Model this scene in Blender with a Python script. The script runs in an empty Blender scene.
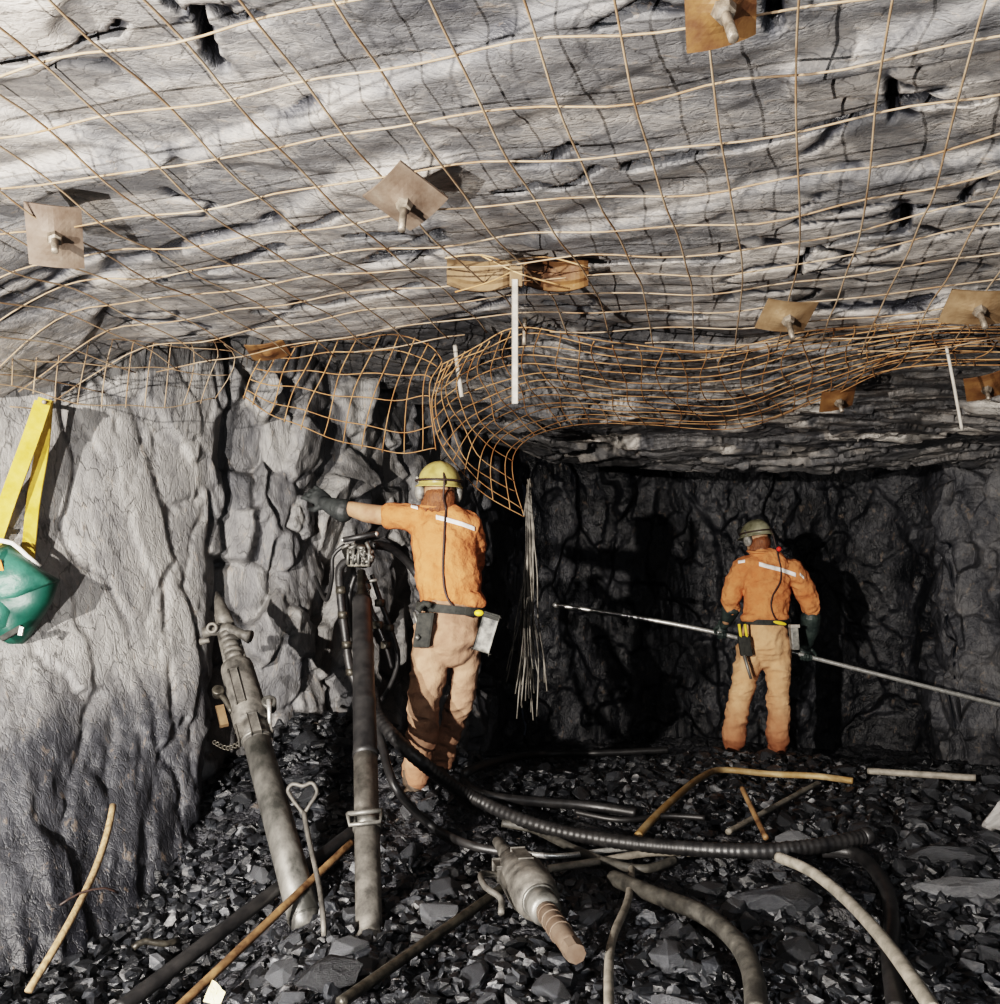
import bpy, bmesh, math, random
import numpy as np
from mathutils import Vector, Matrix
from mathutils.bvhtree import BVHTree
random.seed(7); np.random.seed(7)
scene = bpy.context.scene
COL = scene.collection
F = 900.0; HZ = 590.0; CZ = 1.1            # focal length in pixels, horizon row, camera height

def P(px, py, D):                            # the point at depth D seen at a pixel
    return Vector(((px-500)/F*D, D, CZ+(HZ-py)/F*D))

# ------------------------------------------------------------------ noise (numpy)
def h32(x, y, z, seed):
    x = x.astype(np.int64); y = y.astype(np.int64); z = z.astype(np.int64)
    h = (x*73856093) ^ (y*19349663) ^ (z*83492791) ^ (seed*2654435761)
    h &= 0xffffffff
    h = ((h ^ (h >> 16))*0x45d9f3b) & 0xffffffff
    h = ((h ^ (h >> 16))*0x45d9f3b) & 0xffffffff
    return (h ^ (h >> 16))
def rnd(h, k):
    h = ((h + k*0x9e3779b9) & 0xffffffff)
    h = ((h ^ (h >> 15))*0x2c1b3c6d) & 0xffffffff
    h = ((h ^ (h >> 12))*0x297a2d39) & 0xffffffff
    h ^= h >> 15
    return (h & 0xffffff).astype(np.float64)/0xffffff
def vnoise(Q, seed=0):
    c = np.floor(Q); f = Q-c; f = f*f*(3-2*f)
    r = 0
    for i in (0, 1):
        for j in (0, 1):
            for k in (0, 1):
                w = (f[:, 0] if i else 1-f[:, 0])*(f[:, 1] if j else 1-f[:, 1])*(f[:, 2] if k else 1-f[:, 2])
                r = r + w*rnd(h32(c[:, 0]+i, c[:, 1]+j, c[:, 2]+k, seed), 1)
    return r*2-1
def fbm(Q, seed=0, o=4):
    r = 0; a = 1; s = 0
    for i in range(o):
        r = r+a*vnoise(Q*(2.03**i)+i*17.3, seed+i); s += a; a *= .5
    return r/s
def worley(Q, seed=0):
    c = np.floor(Q); best = np.full(len(Q), 1e9); b2 = np.full(len(Q), 1e9); bid = np.zeros(len(Q), dtype=np.int64); bd = np.zeros_like(Q)
    for i in (-1, 0, 1):
        for j in (-1, 0, 1):
            for k in (-1, 0, 1):
                h = h32(c[:, 0]+i, c[:, 1]+j, c[:, 2]+k, seed)
                f = np.stack([c[:, 0]+i+rnd(h, 1), c[:, 1]+j+rnd(h, 2), c[:, 2]+k+rnd(h, 3)], 1)
                d = Q-f; dd = (d*d).sum(1); m = dd < best
                b2 = np.where(m, best, np.minimum(b2, dd))
                best = np.where(m, dd, best); bid = np.where(m, h, bid); bd[m] = d[m]
    return bid, bd, np.sqrt(b2)-np.sqrt(best)
def facets(Q, seed, tilt=.8, warp=.25):
    """blocky rock: a random step and a random slope for every cell; returns height 0..1 and edge distance"""
    W = Q+warp*np.stack([fbm(Q*1.7+s, seed+50+s, 3) for s in (0, 9, 21)], 1)
    h, d, e = worley(W, seed)
    z = rnd(h, 5)+tilt*((rnd(h, 6)-.5)*d[:, 0]+(rnd(h, 7)-.5)*d[:, 1]+(rnd(h, 8)-.5)*d[:, 2])
    return z, e, rnd(h, 9)
def blur(d, nu, nv, it=2):
    A = d.reshape(nu, nv).copy()
    for _ in range(it):
        A[1:-1] = .25*A[:-2]+.5*A[1:-1]+.25*A[2:]; A[:, 1:-1] = .25*A[:, :-2]+.5*A[:, 1:-1]+.25*A[:, 2:]
    return A.ravel()
def sstep(a, b, x):
    t = np.clip((x-a)/(b-a), 0, 1); return t*t*(3-2*t)

# ------------------------------------------------------------------ materials
class NT:
    def __init__(s, name):
        s.m = bpy.data.materials.new(name); s.m.use_nodes = True
        s.t = s.m.node_tree; s.b = s.t.nodes['Principled BSDF']
        s.tc = s.n('ShaderNodeTexCoord')
    def n(s, k, **kw):
        nd = s.t.nodes.new(k)
        for a, v in kw.items():
            if hasattr(nd, a) and a not in ('Scale',): setattr(nd, a, v)
        return nd
    def l(s, a, b): s.t.links.new(a, b)
    def noise(s, scale, detail=5, rough=.6, stretch=None, dist=0):
        nd = s.n('ShaderNodeTexNoise'); nd.inputs['Scale'].default_value = scale
        nd.inputs['Detail'].default_value = detail; nd.inputs['Roughness'].default_value = rough
        nd.inputs['Distortion'].default_value = dist
        s.l(s.coord(stretch), nd.inputs['Vector']); return nd.outputs['Fac']
    def coord(s, stretch=None, rot=None):
        if stretch is None: return s.tc.outputs['Object']
        mp = s.n('ShaderNodeMapping'); mp.inputs['Scale'].default_value = stretch
        if rot: mp.inputs['Rotation'].default_value = rot
        s.l(s.tc.outputs['Object'], mp.inputs['Vector']); return mp.outputs['Vector']
    def ramp(s, fac, stops):
        r = s.n('ShaderNodeValToRGB'); e = r.color_ramp.elements
        while len(e) < len(stops): e.new(.5)
        for el, (p, c) in zip(e, stops):
            el.position = p; el.color = (*c, 1) if len(c) == 3 else c
        s.l(fac, r.inputs['Fac']); return r.outputs['Color']
    def mix(s, fac, a, b, mode='MIX'):
        m = s.n('ShaderNodeMix', data_type='RGBA', blend_type=mode)
        for sock, v in ((m.inputs[0], fac), (m.inputs[6], a), (m.inputs[7], b)):
            if hasattr(v, 'links') or hasattr(v, 'is_linked'): s.l(v, sock)
            else: sock.default_value = v if isinstance(v, (int, float)) else (*v, 1)
        return m.outputs[2]
    def math(s, op, a, b=0., clamp=False):
        m = s.n('ShaderNodeMath', operation=op); m.use_clamp = clamp
        for i, v in enumerate((a, b)):
            if hasattr(v, 'is_linked'): s.l(v, m.inputs[i])
            else: m.inputs[i].default_value = v
        return m.outputs[0]
    def bump(s, h, strength, dist, prev=None):
        b = s.n('ShaderNodeBump'); b.inputs['Strength'].default_value = strength; b.inputs['Distance'].default_value = dist
        s.l(h, b.inputs['Height'])
        if prev: s.l(prev, b.inputs['Normal'])
        return b.outputs['Normal']
    def out(s, col=None, rough=None, normal=None, metal=0., spec=.5):
        for k, v in (('Base Color', col), ('Roughness', rough), ('Normal', normal)):
            if v is None: continue
            if hasattr(v, 'is_linked'): s.l(v, s.b.inputs[k])
            else: s.b.inputs[k].default_value = (*v, 1) if isinstance(v, tuple) else v
        s.b.inputs['Metallic'].default_value = metal
        s.b.inputs['Specular IOR Level'].default_value = spec
        return s.m

def rock_mat(name, stretch, pale=(.47, .435, .40), dark=(.022, .023, .028), bs=1.0, crack=.5):
    s = NT(name)
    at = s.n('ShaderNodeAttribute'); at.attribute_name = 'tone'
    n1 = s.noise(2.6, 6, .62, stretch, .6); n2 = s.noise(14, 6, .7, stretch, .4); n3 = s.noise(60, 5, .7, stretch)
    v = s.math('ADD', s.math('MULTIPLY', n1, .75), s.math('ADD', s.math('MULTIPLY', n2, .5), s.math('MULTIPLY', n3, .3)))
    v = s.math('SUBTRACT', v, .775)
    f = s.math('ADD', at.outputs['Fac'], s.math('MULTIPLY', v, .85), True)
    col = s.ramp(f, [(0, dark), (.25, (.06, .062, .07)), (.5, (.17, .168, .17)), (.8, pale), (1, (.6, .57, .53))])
    col = s.mix(s.math('MULTIPLY', s.math('GREATER_THAN', n2, .62), .25), col, (.30, .22, .15))
    # fine joints in the rock
    wv = s.n('ShaderNodeVectorMath', operation='ADD')
    sc = s.n('ShaderNodeVectorMath', operation='SCALE'); sc.inputs['Scale'].default_value = .5
    nn = s.n('ShaderNodeTexNoise'); nn.inputs['Scale'].default_value = 3.; nn.inputs['Detail'].default_value = 5
    cs = s.coord(stretch); s.l(cs, nn.inputs['Vector']); s.l(nn.outputs['Color'], sc.inputs[0])
    s.l(cs, wv.inputs[0]); s.l(sc.outputs[0], wv.inputs[1])
    vo = s.n('ShaderNodeTexVoronoi', feature='DISTANCE_TO_EDGE'); vo.inputs['Scale'].default_value = 4.5
    s.l(wv.outputs[0], vo.inputs['Vector'])
    vo2 = s.n('ShaderNodeTexVoronoi', feature='DISTANCE_TO_EDGE'); vo2.inputs['Scale'].default_value = 15
    s.l(wv.outputs[0], vo2.inputs['Vector'])
    c1 = s.math('MULTIPLY', vo.outputs['Distance'], 40, True); c2 = s.math('MULTIPLY', vo2.outputs['Distance'], 9, True)
    col = s.mix(s.math('MULTIPLY', s.math('SUBTRACT', 1, c1), crack), col, (.02, .02, .02))
    nb = s.bump(n3, .55*bs, .006)
    nb = s.bump(n2, .8*bs, .03, nb)
    nb = s.bump(c2, .5*bs, .008, nb); nb = s.bump(c1, .5*bs, .012, nb)
    rg = s.math('ADD', s.math('MULTIPLY', at.outputs['Fac'], .55), s.math('ADD', s.math('MULTIPLY', n2, .35), .17), True)
    return s.out(col, rg, nb, spec=.5)

def simple(name, c1, c2, scale=20, rough=.6, rough2=None, metal=0., bump=.3, bd=.004, stretch=None, spec=.5, lo=.35, hi=.65, c3=None):
    s = NT(name); n = s.noise(scale, 6, .65, stretch); m = s.noise(scale*4.3, 4, .6)
    st = [(lo, c1), (hi, c2)] + ([(min(1, hi+.12), c3)] if c3 else [])
    col = s.ramp(n, st)
    r = s.math('ADD', s.math('MULTIPLY', m, (rough2 or rough+.15)-rough), rough, True)
    return s.out(col, r, s.bump(s.math('ADD', n, s.math('MULTIPLY', m, .5)), bump, bd), metal, spec)

M = {}
M['ceiling'] = rock_mat('ceiling_rock', (1, 2.2, 2.2), bs=.38, crack=.5)
M['wall'] = rock_mat('wall_rock', (1.8, 1.8, .6), pale=(.37,.36,.345), dark=(.012,.013,.017), bs=.5, crack=.5)
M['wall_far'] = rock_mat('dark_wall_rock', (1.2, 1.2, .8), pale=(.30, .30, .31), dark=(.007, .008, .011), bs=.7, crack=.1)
M['floor'] = rock_mat('ground_rock', (1, 1, 1), bs=1.4)
def stone_mat(name, pal):
    s = NT(name); at = s.n('ShaderNodeAttribute'); at.attribute_name = 'tone'
    oi = s.n('ShaderNodeObjectInfo')
    n = s.noise(18, 6, .7, (1, 1, 2.2)); m = s.noise(70, 4, .7)
    f = s.math('ADD', s.math('MULTIPLY', n, .5), s.math('ADD', s.math('MULTIPLY', m, .25), at.outputs['Fac']))
    f = s.math('ADD', f, s.math('MULTIPLY', s.math('POWER', oi.outputs['Random'], 3.), .3))
    return s.out(s.ramp(f, pal), s.math('ADD', s.math('MULTIPLY', m, .5), .12, True), s.bump(n, .7, .012, s.bump(m, .5, .004)), spec=.7)
PAL = [(.3, (.010, .011, .013)), (.5, (.034, .037, .043)), (.66, (.10, .104, .112)), (.95, (.34, .33, .32))]
M['stone'] = stone_mat('broken_rock', PAL)
M['wire'] = simple('rusty_wire', (.30, .13, .04), (.46, .33, .20), 9, .6, bump=.2, c3=(.55, .47, .36))
M['wire_rust'] = simple('orange_rusty_wire', (.24, .11, .04), (.40, .24, .12), 9, .6, bump=.2, c3=(.55, .42, .28))
M['wire_pale'] = simple('dusty_wire', (.22, .13, .07), (.36, .28, .20), 7, .6, bump=.2, c3=(.24, .12, .05))
M['plate'] = simple('dusty_rusty_plate', (.085, .055, .038), (.15, .115, .09), 11, .55, bump=.5, c3=(.19, .16, .13))
M['plate_rust'] = simple('rusty_plate', (.09, .04, .018), (.17, .09, .035), 13, .5, bump=.5, c3=(.20, .15, .11))
M['plate_tan'] = simple('tan_plate', (.13, .08, .042), (.22, .15, .09), 11, .5, bump=.4, c3=(.27, .22, .17))
M['bolt'] = simple('steel_bolt', (.12, .10, .08), (.35, .30, .25), 40, .4, metal=.5)
M['strap'] = simple('pale_strap', (.30, .28, .25), (.45, .42, .38), 30, .5, bump=.1)
M['orange'] = simple('orange_cotton', (.45, .155, .065), (.56, .225, .10), 6, .85, bump=.9, bd=.025, spec=.2, c3=(.38, .16, .09))
M['orange_far'] = simple('dusty_orange_cotton', (.50, .18, .075), (.62, .27, .12), 6, .85, bump=.9, bd=.03, spec=.2, c3=(.42, .16, .07))
M['tan'] = simple('dusty_tan_cotton', (.40, .22, .12), (.62, .42, .27), 5, .9, bump=.5, bd=.012, spec=.2, c3=(.68, .49, .33))
def trouser_mat(name, lowz, hiz, low, c1, c2):
    s = NT(name); n = s.noise(6, 6, .65); sep = s.n('ShaderNodeSeparateXYZ')
    ge = s.n('ShaderNodeNewGeometry'); s.l(ge.outputs['Position'], sep.inputs[0])
    f = s.math('DIVIDE', s.math('SUBTRACT', s.math('ADD', sep.outputs['Z'], s.math('MULTIPLY', n, .25)), lowz+.12), hiz-lowz, True)
    col = s.mix(f, low, s.ramp(n, [(.35, c1), (.65, c2)]))
    return s.out(col, .9, s.bump(n, .9, .025), spec=.2)
M['trousers_near'] = trouser_mat('dirty_tan_trousers', .1, .5, (.28, .135, .08), (.29, .175, .12), (.41, .265, .18))
M['trousers_far'] = trouser_mat('dirty_apricot_trousers', -.05, .38, (.31, .13, .07), (.52, .29, .16), (.64, .40, .235))
M['stripe'] = simple('reflective_white', (.75, .72, .68), (.95, .93, .9), 30, .4, bump=.1)
M['skin'] = simple('grimy_skin', (.28, .15, .09), (.42, .26, .16), 12, .6, bump=.4, c3=(.13, .08, .055))
M['hair'] = simple('auburn_hair', (.10, .035, .015), (.26, .10, .04), 60, .5, bump=.8, bd=.006, stretch=(3, 3, .5))
M['glove'] = simple('dark_glove', (.015, .017, .018), (.05, .055, .055), 12, .5, bump=.5)
M['glove_far'] = simple('dark_green_glove', (.014, .022, .022), (.05, .065, .06), 12, .45, bump=.5)
M['boot'] = simple('muddy_boot', (.05, .035, .025), (.14, .10, .07), 14, .6)
M['yellow_hat'] = simple('dirty_yellow_plastic', (.30, .23, .08), (.50, .41, .16), 14, .35, bump=.15, c3=(.30, .25, .14))
M['grey_hat'] = simple('dirty_grey_plastic', (.10, .095, .06), (.26, .25, .18), 12, .4, bump=.15, c3=(.35, .27, .06))
M['rubber'] = simple('black_rubber', (.008, .008, .009), (.028, .027, .027), 14, .38, bump=.3, spec=.6)
M['cord'] = simple('dark_cord', (.02, .012, .01), (.05, .03, .025), 14, .5)
M['belt'] = simple('dark_webbing', (.012, .013, .012), (.04, .04, .035), 40, .7)
M['battery'] = simple('scuffed_battery', (.06, .06, .06), (.34, .33, .30), 22, .4, bump=.4)
M['steel'] = simple('scuffed_steel', (.07, .07, .065), (.28, .27, .25), 12, .33, .6, metal=.55, bump=.3, stretch=(1, 1, .35))
M['steel_dusty'] = simple('dusty_steel', (.05, .047, .043), (.19, .178, .16), 15, .4, .75, metal=.25, bump=.6, c3=(.36, .34, .31))
M['steel_dark'] = simple('oily_steel', (.02, .018, .016), (.13, .12, .10), 25, .3, .55, metal=.6, bump=.4)
M['chrome'] = simple('bright_steel', (.5, .5, .48), (.85, .84, .8), 30, .2, .4, metal=.7)
M['hose_grey'] = simple('muddy_grey_hose', (.025, .024, .022), (.085, .08, .07), 20, .5, bump=.7, c3=(.20, .18, .16))
M['hose_pale'] = simple('muddy_pale_hose', (.13, .12, .10), (.30, .27, .23), 18, .6, bump=.6)
M['hose_yellow'] = simple('muddy_yellow_hose', (.24, .14, .05), (.38, .28, .16), 9, .5, bump=.3, c3=(.50, .43, .33))
M['wood'] = simple('raw_wood', (.20, .13, .07), (.44, .31, .18), 12, .7, stretch=(6, 6, .7), bump=.4, c3=(.36, .17, .06))
M['rustpipe'] = simple('rusty_pipe', (.06, .03, .015), (.30, .18, .09), 12, .5, bump=.4, c3=(.42, .32, .2))
M['fuse'] = simple('pale_fuse_cord', (.06, .056, .05), (.24, .22, .19), 12, .5)
M['yellow_web'] = simple('yellow_webbing', (.42, .27, .03), (.58, .40, .08), 14, .7, bump=.3, stretch=(1, 1, 1), c3=(.45, .34, .1))
M['green'] = simple('green_vinyl', (.004, .035, .028), (.01, .07, .05), 5, .35, .5, bump=.35, bd=.01)
M['green_light'] = simple('dusty_green_vinyl', (.008, .06, .045), (.05, .15, .115), 7, .35, .5, bump=.4, bd=.012)
M['white'] = simple('white_piping', (.78, .76, .7), (.9, .88, .84), 12, .4, bump=.1)
M['orange_patch'] = simple('orange_tag', (.6, .16, .03), (.8, .25, .05), 12, .6)
M['paper'] = simple('cream_scrap', (.75, .62, .33), (.9, .8, .5), 20, .7)
M['yellow'] = simple('yellow_plastic', (.7, .5, .04), (.85, .62, .06), 20, .5)
M['red'] = simple('red_plastic', (.7, .03, .02), (.8, .05, .03), 20, .5)

# ------------------------------------------------------------------ object helpers
def tag(o, label=None, cat=None, group=None, kind=None):
    if label: o['label'] = label
    if cat: o['category'] = cat
    if group: o['group'] = group
    if kind: o['kind'] = kind
    return o
def link(o, parent=None):
    COL.objects.link(o)
    if parent is not None:
        o.parent = parent
        o.matrix_parent_inverse = Matrix.Translation(parent_world(parent)).inverted()
    return o
def parent_world(p):
    v = Vector(p.location)
    return v
def thing(name, loc, label, cat, group=None):
    o = bpy.data.objects.new(name, None); o.empty_display_size = .1
    o.location = loc; COL.objects.link(o); return tag(o, label, cat, group)

class MB:
    """collects shapes into one mesh"""
    def __init__(s): s.v = []; s.f = []; s.smooth = []
    def add(s, vs, fs, sm=True):
        b = len(s.v); s.v += [tuple(x) for x in vs]; s.f += [tuple(i+b for i in f) for f in fs]; s.smooth += [sm]*len(fs); return s
    def tube(s, pts, r, n=10, caps=True, ell=None, side=None, sm=True):
        pts = [Vector(p) for p in pts]; N = len(pts)
        if not hasattr(r, '__len__'): r = [r]*N
        rb = r if ell is None else ell
        if not hasattr(rb, '__len__'): rb = [rb]*N
        tans = [(pts[min(i+1, N-1)]-pts[max(i-1, 0)]).normalized() for i in range(N)]
        if side is None:
            u = Vector((0, 0, 1)) if abs(tans[0].z) < .9 else Vector((1, 0, 0))
        else: u = Vector(side)
        vs = []
        for i in range(N):
            t = tans[i]
            if side is not None: u = Vector(side)
            u = (u-t*u.dot(t))
            if u.length < 1e-6: u = t.orthogonal()
            u.normalize(); w = t.cross(u)
            for k in range(n):
                a = 2*math.pi*k/n
                vs.append(pts[i]+u*(math.cos(a)*r[i])+w*(math.sin(a)*rb[i]))
        fs = [(i*n+k, i*n+(k+1) % n, (i+1)*n+(k+1) % n, (i+1)*n+k) for i in range(N-1) for k in range(n)]
        if caps:
            fs.append(tuple(range(n-1, -1, -1))); fs.append(tuple((N-1)*n+k for k in range(n)))
        return s.add(vs, fs, sm)
    def cyl(s, a, b, r, r2=None, n=16):
        a = Vector(a); b = Vector(b); r2 = r if r2 is None else r2; d = (b-a); L = d.length; d.normalize(); c = min(.12*max(r, r2), L*.2)
        return s.tube([a, a+d*.0005, a+d*c, b-d*c, b-d*.0005, b], [r*.8, r*.86, r, r2, r2*.86, r2*.8], n)
    def box(s, c, ax, ay, az, bev=.0):
        """oriented box: centre, three half-axis vectors, chamfered along its edges"""
        c = Vector(c); ax = Vector(ax); ay = Vector(ay); az = Vector(az)
        bm = bmesh.new(); bmesh.ops.create_cube(bm, size=2)
        for v in bm.verts: v.co = ax*v.co.x+ay*v.co.y+az*v.co.z
        m = min(ax.length, ay.length, az.length)
        bmesh.ops.bevel(bm, geom=bm.edges[:], offset=bev or m*.25, segments=2, affect='EDGES', profile=.6)
        bm.verts.index_update()
        s.add([c+v.co for v in bm.verts], [[v.index for v in f.verts] for f in bm.faces], False); bm.free(); return s
    def ball(s, c, r, sx=(1, 0, 0), sy=(0, 1, 0), sz=(0, 0, 1), u=20, v=12):
        c = Vector(c); vs = []; sx = Vector(sx); sy = Vector(sy); sz = Vector(sz)
        for j in range(v+1):
            a = math.pi*j/v
            for i in range(u):
                b = 2*math.pi*i/u
                vs.append(c+r*(sx*(math.sin(a)*math.cos(b))+sy*(math.sin(a)*math.sin(b))+sz*math.cos(a)))
        fs = [(j*u+i, (j+1)*u+i, (j+1)*u+(i+1) % u, j*u+(i+1) % u) for j in range(v) for i in range(u)]
        return s.add(vs, fs)
    def ring(s, c, n, R, r, k=20, m=8):
        c = Vector(c); n = Vector(n).normalized(); u = n.orthogonal().normalized(); w = n.cross(u); vs = []
        for i in range(k):
            a = 2*math.pi*i/k; d = u*math.cos(a)+w*math.sin(a)
            for j in range(m):
                b = 2*math.pi*j/m; vs.append(c+d*(R+r*math.cos(b))+n*(r*math.sin(b)))
        fs = [(i*m+j, ((i+1) % k)*m+j, ((i+1) % k)*m+(j+1) % m, i*m+(j+1) % m) for i in range(k) for j in range(m)]
        return s.add(vs, fs)
    def mesh(s, name):
        me = bpy.data.meshes.new(name); me.from_pydata(s.v, [], s.f); me.polygons.foreach_set('use_smooth', s.smooth); me.update()
        bm = bmesh.new(); bm.from_mesh(me); bmesh.ops.remove_doubles(bm, verts=bm.verts, dist=1e-6)
        bmesh.ops.recalc_face_normals(bm, faces=bm.faces); bm.to_mesh(me); bm.free()
        return me
    def build(s, name, mat, parent=None):
        me = s.mesh(name); me.materials.append(mat)
        o = bpy.data.objects.new(name, me)
        return link(o, parent)

def spline(pts, step=.03, closed=False):
    """Catmull-Rom through points"""
    pts = [Vector(p) for p in pts]; out = []; N = len(pts)
    for i in range(N-1):
        p0 = pts[max(i-1, 0)]; p1 = pts[i]; p2 = pts[i+1]; p3 = pts[min(i+2, N-1)]
        k = max(2, int((p2-p1).length/step))
        for j in range(k):
            t = j/k
            out.append(.5*((2*p1)+(p2-p0)*t+(2*p0-5*p1+4*p2-p3)*t*t+(3*p1-p0-3*p2+p3)*t**3))
    out.append(pts[-1]); return out

# ------------------------------------------------------------------ rock surfaces
def grid_object(name, V, nu, nv, tone, mat, kind='structure'):
    me = bpy.data.meshes.new(name)
    me.vertices.add(len(V)); me.vertices.foreach_set('co', V.astype(np.float32).ravel())
    i = np.arange(nu-1)[:, None]; j = np.arange(nv-1)[None, :]
    a = (i*nv+j); q = np.stack([a, a+1, a+nv+1, a+nv], -1).reshape(-1, 4).astype(np.int32)
    me.loops.add(q.size); me.loops.foreach_set('vertex_index', q.ravel())
    me.polygons.add(len(q)); me.polygons.foreach_set('loop_start', np.arange(0, q.size, 4, dtype=np.int32))
    me.polygons.foreach_set('use_smooth', np.ones(len(q), dtype=bool))
    me.update(calc_edges=True); me.validate()
    at = me.attributes.new('tone', 'FLOAT', 'POINT'); at.data.foreach_set('value', tone.astype(np.float32))
    me.materials.append(mat)
    o = bpy.data.objects.new(name, me); COL.objects.link(o); o['kind'] = kind
    return o

def lip(x): return np.interp(x, [-3, -1.3, -.5, .1, .8, 1.4, 2.2, 4.5], [4.3, 4.05, 4.0, 3.78, 4.0, 3.88, 3.72, 3.6])
def ceilz(x, y):
    L = lip(x); t = y-L
    z1 = 2.35-.068*(y-1.9)
    up = np.interp(x, [-1.5, -.1, .4, 4], [.22, .20, .03, .02])
    zl = 2.35-.068*(L-1.9)
    z2 = zl+up*sstep(0, .3, t)-.07*sstep(.5, 2.2, t)
    zb = np.interp(y, [6.0, 6.4, 7.0, 7.45, 7.6, 8.0, 9], [0, 0, -.05, -.13, -.03, .15, .15])
    z = np.where(t < 0, z1, z2+zb)
    z = z-.3*sstep(-1.55, -2.3, x)*sstep(2.2, 3.2, y)
    z = z+.035*np.sin(x*1.7+1)*np.sin(y*1.9)
    return z
def floorz(x, y):
    z = -.05+.05*sstep(3, 4.4, y)
    z = z-.2*sstep(-.5, -1.1, x)*sstep(4.2, 3.3, y)
    z = z+.42*np.exp(-((x+1.0)**2+(y-4.95)**2)/(2*.5**2))
    z = z+.10*np.exp(-((x+.3)**2+(y-4.7)**2)/(2*.35**2))
    z = z-.075*sstep(5.0, 6.0, y)
    z = z-.13*sstep(6.3, 6.9, y)-.1*sstep(6.9, 8.2, y)
    z = z-.10*sstep(1.8, 3.2, x)*sstep(5.2, 6.4, y)
    z = z+.03*np.sin(x*2.3+.5)*np.sin(y*2.9)
    return z
def G(px, py, lift=0.):
    """where the ray through a pixel meets the ground, lifted by `lift`"""
    D = 1.5
    while D < 9:
        p = P(px, py, D)
        if p.z < float(floorz(np.float64(p.x), np.float64(p.y)))+lift: return p
        D += .01
    return P(px, py, 9)

# ceiling
xs = np.concatenate([np.arange(-4.7, -2.9, .06), np.arange(-2.9, 4.7, .0105)]); ys = [-3.]
while ys[-1] < 9.0: ys.append(ys[-1]+(.15 if ys[-1] < .9 else .0058+.0012*ys[-1]))
ys = np.array(ys); X, Y = np.meshgrid(xs, ys, indexing='ij'); x = X.ravel(); y = Y.ravel(); z = ceilz(x, y)
p3 = np.stack([x, y, z], 1)
ca, sa = math.cos(-.22), math.sin(-.22)
xr = x*ca+y*sa*-1*-1; xr = x*ca+y*sa; yr = -x*sa+y*ca
yr2 = yr+.16*np.sin(x*1.3)+.10*fbm(p3*1.3, 3, 3)
Q1 = np.stack([xr*.75, yr2*2.3, z*0+.5], 1)
f1, e1, t1 = facets(Q1, 11, 1.1, .30)
Q2 = np.stack([xr*2.4, yr2*6.2, z*0+.5], 1)
f2, e2, t2 = facets(Q2, 12, 1.2, .30)
Q3 = np.stack([xr*7, yr2*13, z*0+.5], 1)
f3, e3, t3 = facets(Q3, 13, 1.2, .35)
back = sstep(-.02, .25, y-lip(x))
d = .060*f1+.013*f2*(1+2.2*back)+.003*f3*(1+4*back)+.016*fbm(p3*1.6, 5, 3)+.002*fbm(p3*12, 6, 3)
wdt = np.clip(.35+fbm(p3*3.1, 44, 3)*1.6, 0, 1)
deep = np.clip(1.4*(1-e1/.05), 0, 1)*sstep(.2, .7, wdt)*(t1 > .35)                 # open joints between the slabs
deep2 = np.clip(1.4*(1-e2/.12), 0, 1)*sstep(.3, .8, wdt)*(t2 > .66)
d = blur(d, len(xs), len(ys), 2)*(1-back)+d*back+.055*deep+.03*deep2; d = blur(d, len(xs), len(ys), 2)*(1-back)+d*back
def C_at(px, py):            # where a pixel's ray meets the roof
    D = 1.
    while D < 6:
        p = P(px, py, D)
        if p.z > float(ceilz(np.float64(p.x), np.float64(p.y))): return p
        D += .01
    return P(px, py, 6)
gap = np.zeros(len(x)); wn = fbm(p3*np.array([9, 9, 1]), 71, 3); wob = .02*fbm(p3*np.array([6, 6, 1]), 72, 3)
for w_, pl in [(.014, [(196, 40), (208, 56), (212, 84), (224, 94)]), (.012, [(216, 36), (240, 50), (262, 44)]), (.009, [(15, 98), (60, 93), (108, 92)]), (.012, [(150, 292), (190, 284), (250, 266), (278, 257)]),
 (.013, [(352, 249), (400, 246), (442, 253)]), (.011, [(500, 206), (518, 203), (535, 198), (555, 203), (580, 193), (598, 182)]), (.013, [(632, 181), (672, 174), (720, 167), (765, 160), (796, 154)]), (.008, [(796, 154), (850, 140), (905, 126), (985, 112)]),
 (.009, [(583, 273), (640, 268), (732, 266)]), (.008, [(908, 222), (905, 237), (852, 242), (812, 256), (784, 288)]), (.010, [(986, 184), (962, 210), (900, 221)]), (.006, [(892, 100), (890, 118), (893, 140)]),
 (.010, [(520, 178), (545, 176), (572, 162)]), (.007, [(300, 240), (322, 236), (345, 226)]), (.008, [(548, 310), (640, 322), (700, 318)]), (.006, [(180, 38), (165, 30), (168, 12)]), (.007, [(255, 325), (330, 318), (420, 300)]), 
 (.008, [(600, 30), (640, 20), (700, 24)]), (.012, [(774, 10), (776, 45)]), (.006, [(122, 50), (112, 64), (50, 68), (0, 74)])]:
    W = [C_at(*q) for q in pl]
    for a, b in zip(W[:-1], W[1:]):
        ax0, ay0, bx0, by0 = a.x, a.y, b.x, b.y; L2 = (bx0-ax0)**2+(by0-ay0)**2+1e-9
        xx = x+wob; yy_ = y+wob*.7
        t_ = np.clip(((xx-ax0)*(bx0-ax0)+(yy_-ay0)*(by0-ay0))/L2, 0, 1)
        ds = np.hypot(xx-ax0-t_*(bx0-ax0), yy_-ay0-t_*(by0-ay0))
        gap = np.maximum(gap, np.clip(1.7*(1-ds/(w_*1.25*np.clip(1+1.6*wn, .3, 2)+.006)), 0, 1))
d = d+.09*gap
tone = .62+.22*(t1-.5)+.14*(t2-.5)-1.0*deep-.7*deep2-1.3*gap+.22*fbm(p3*.9, 8, 3)  # joints blackened in the tone, standing in for the shade inside them
tone = tone-.09*sstep(.9, 2.6, x)-.16*sstep(2.5, 1.7, y)*(1-.5*sstep(0, 1, x))
zsp = fbm(p3*np.array([2.5, 4, 1]), 9, 4)
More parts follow.
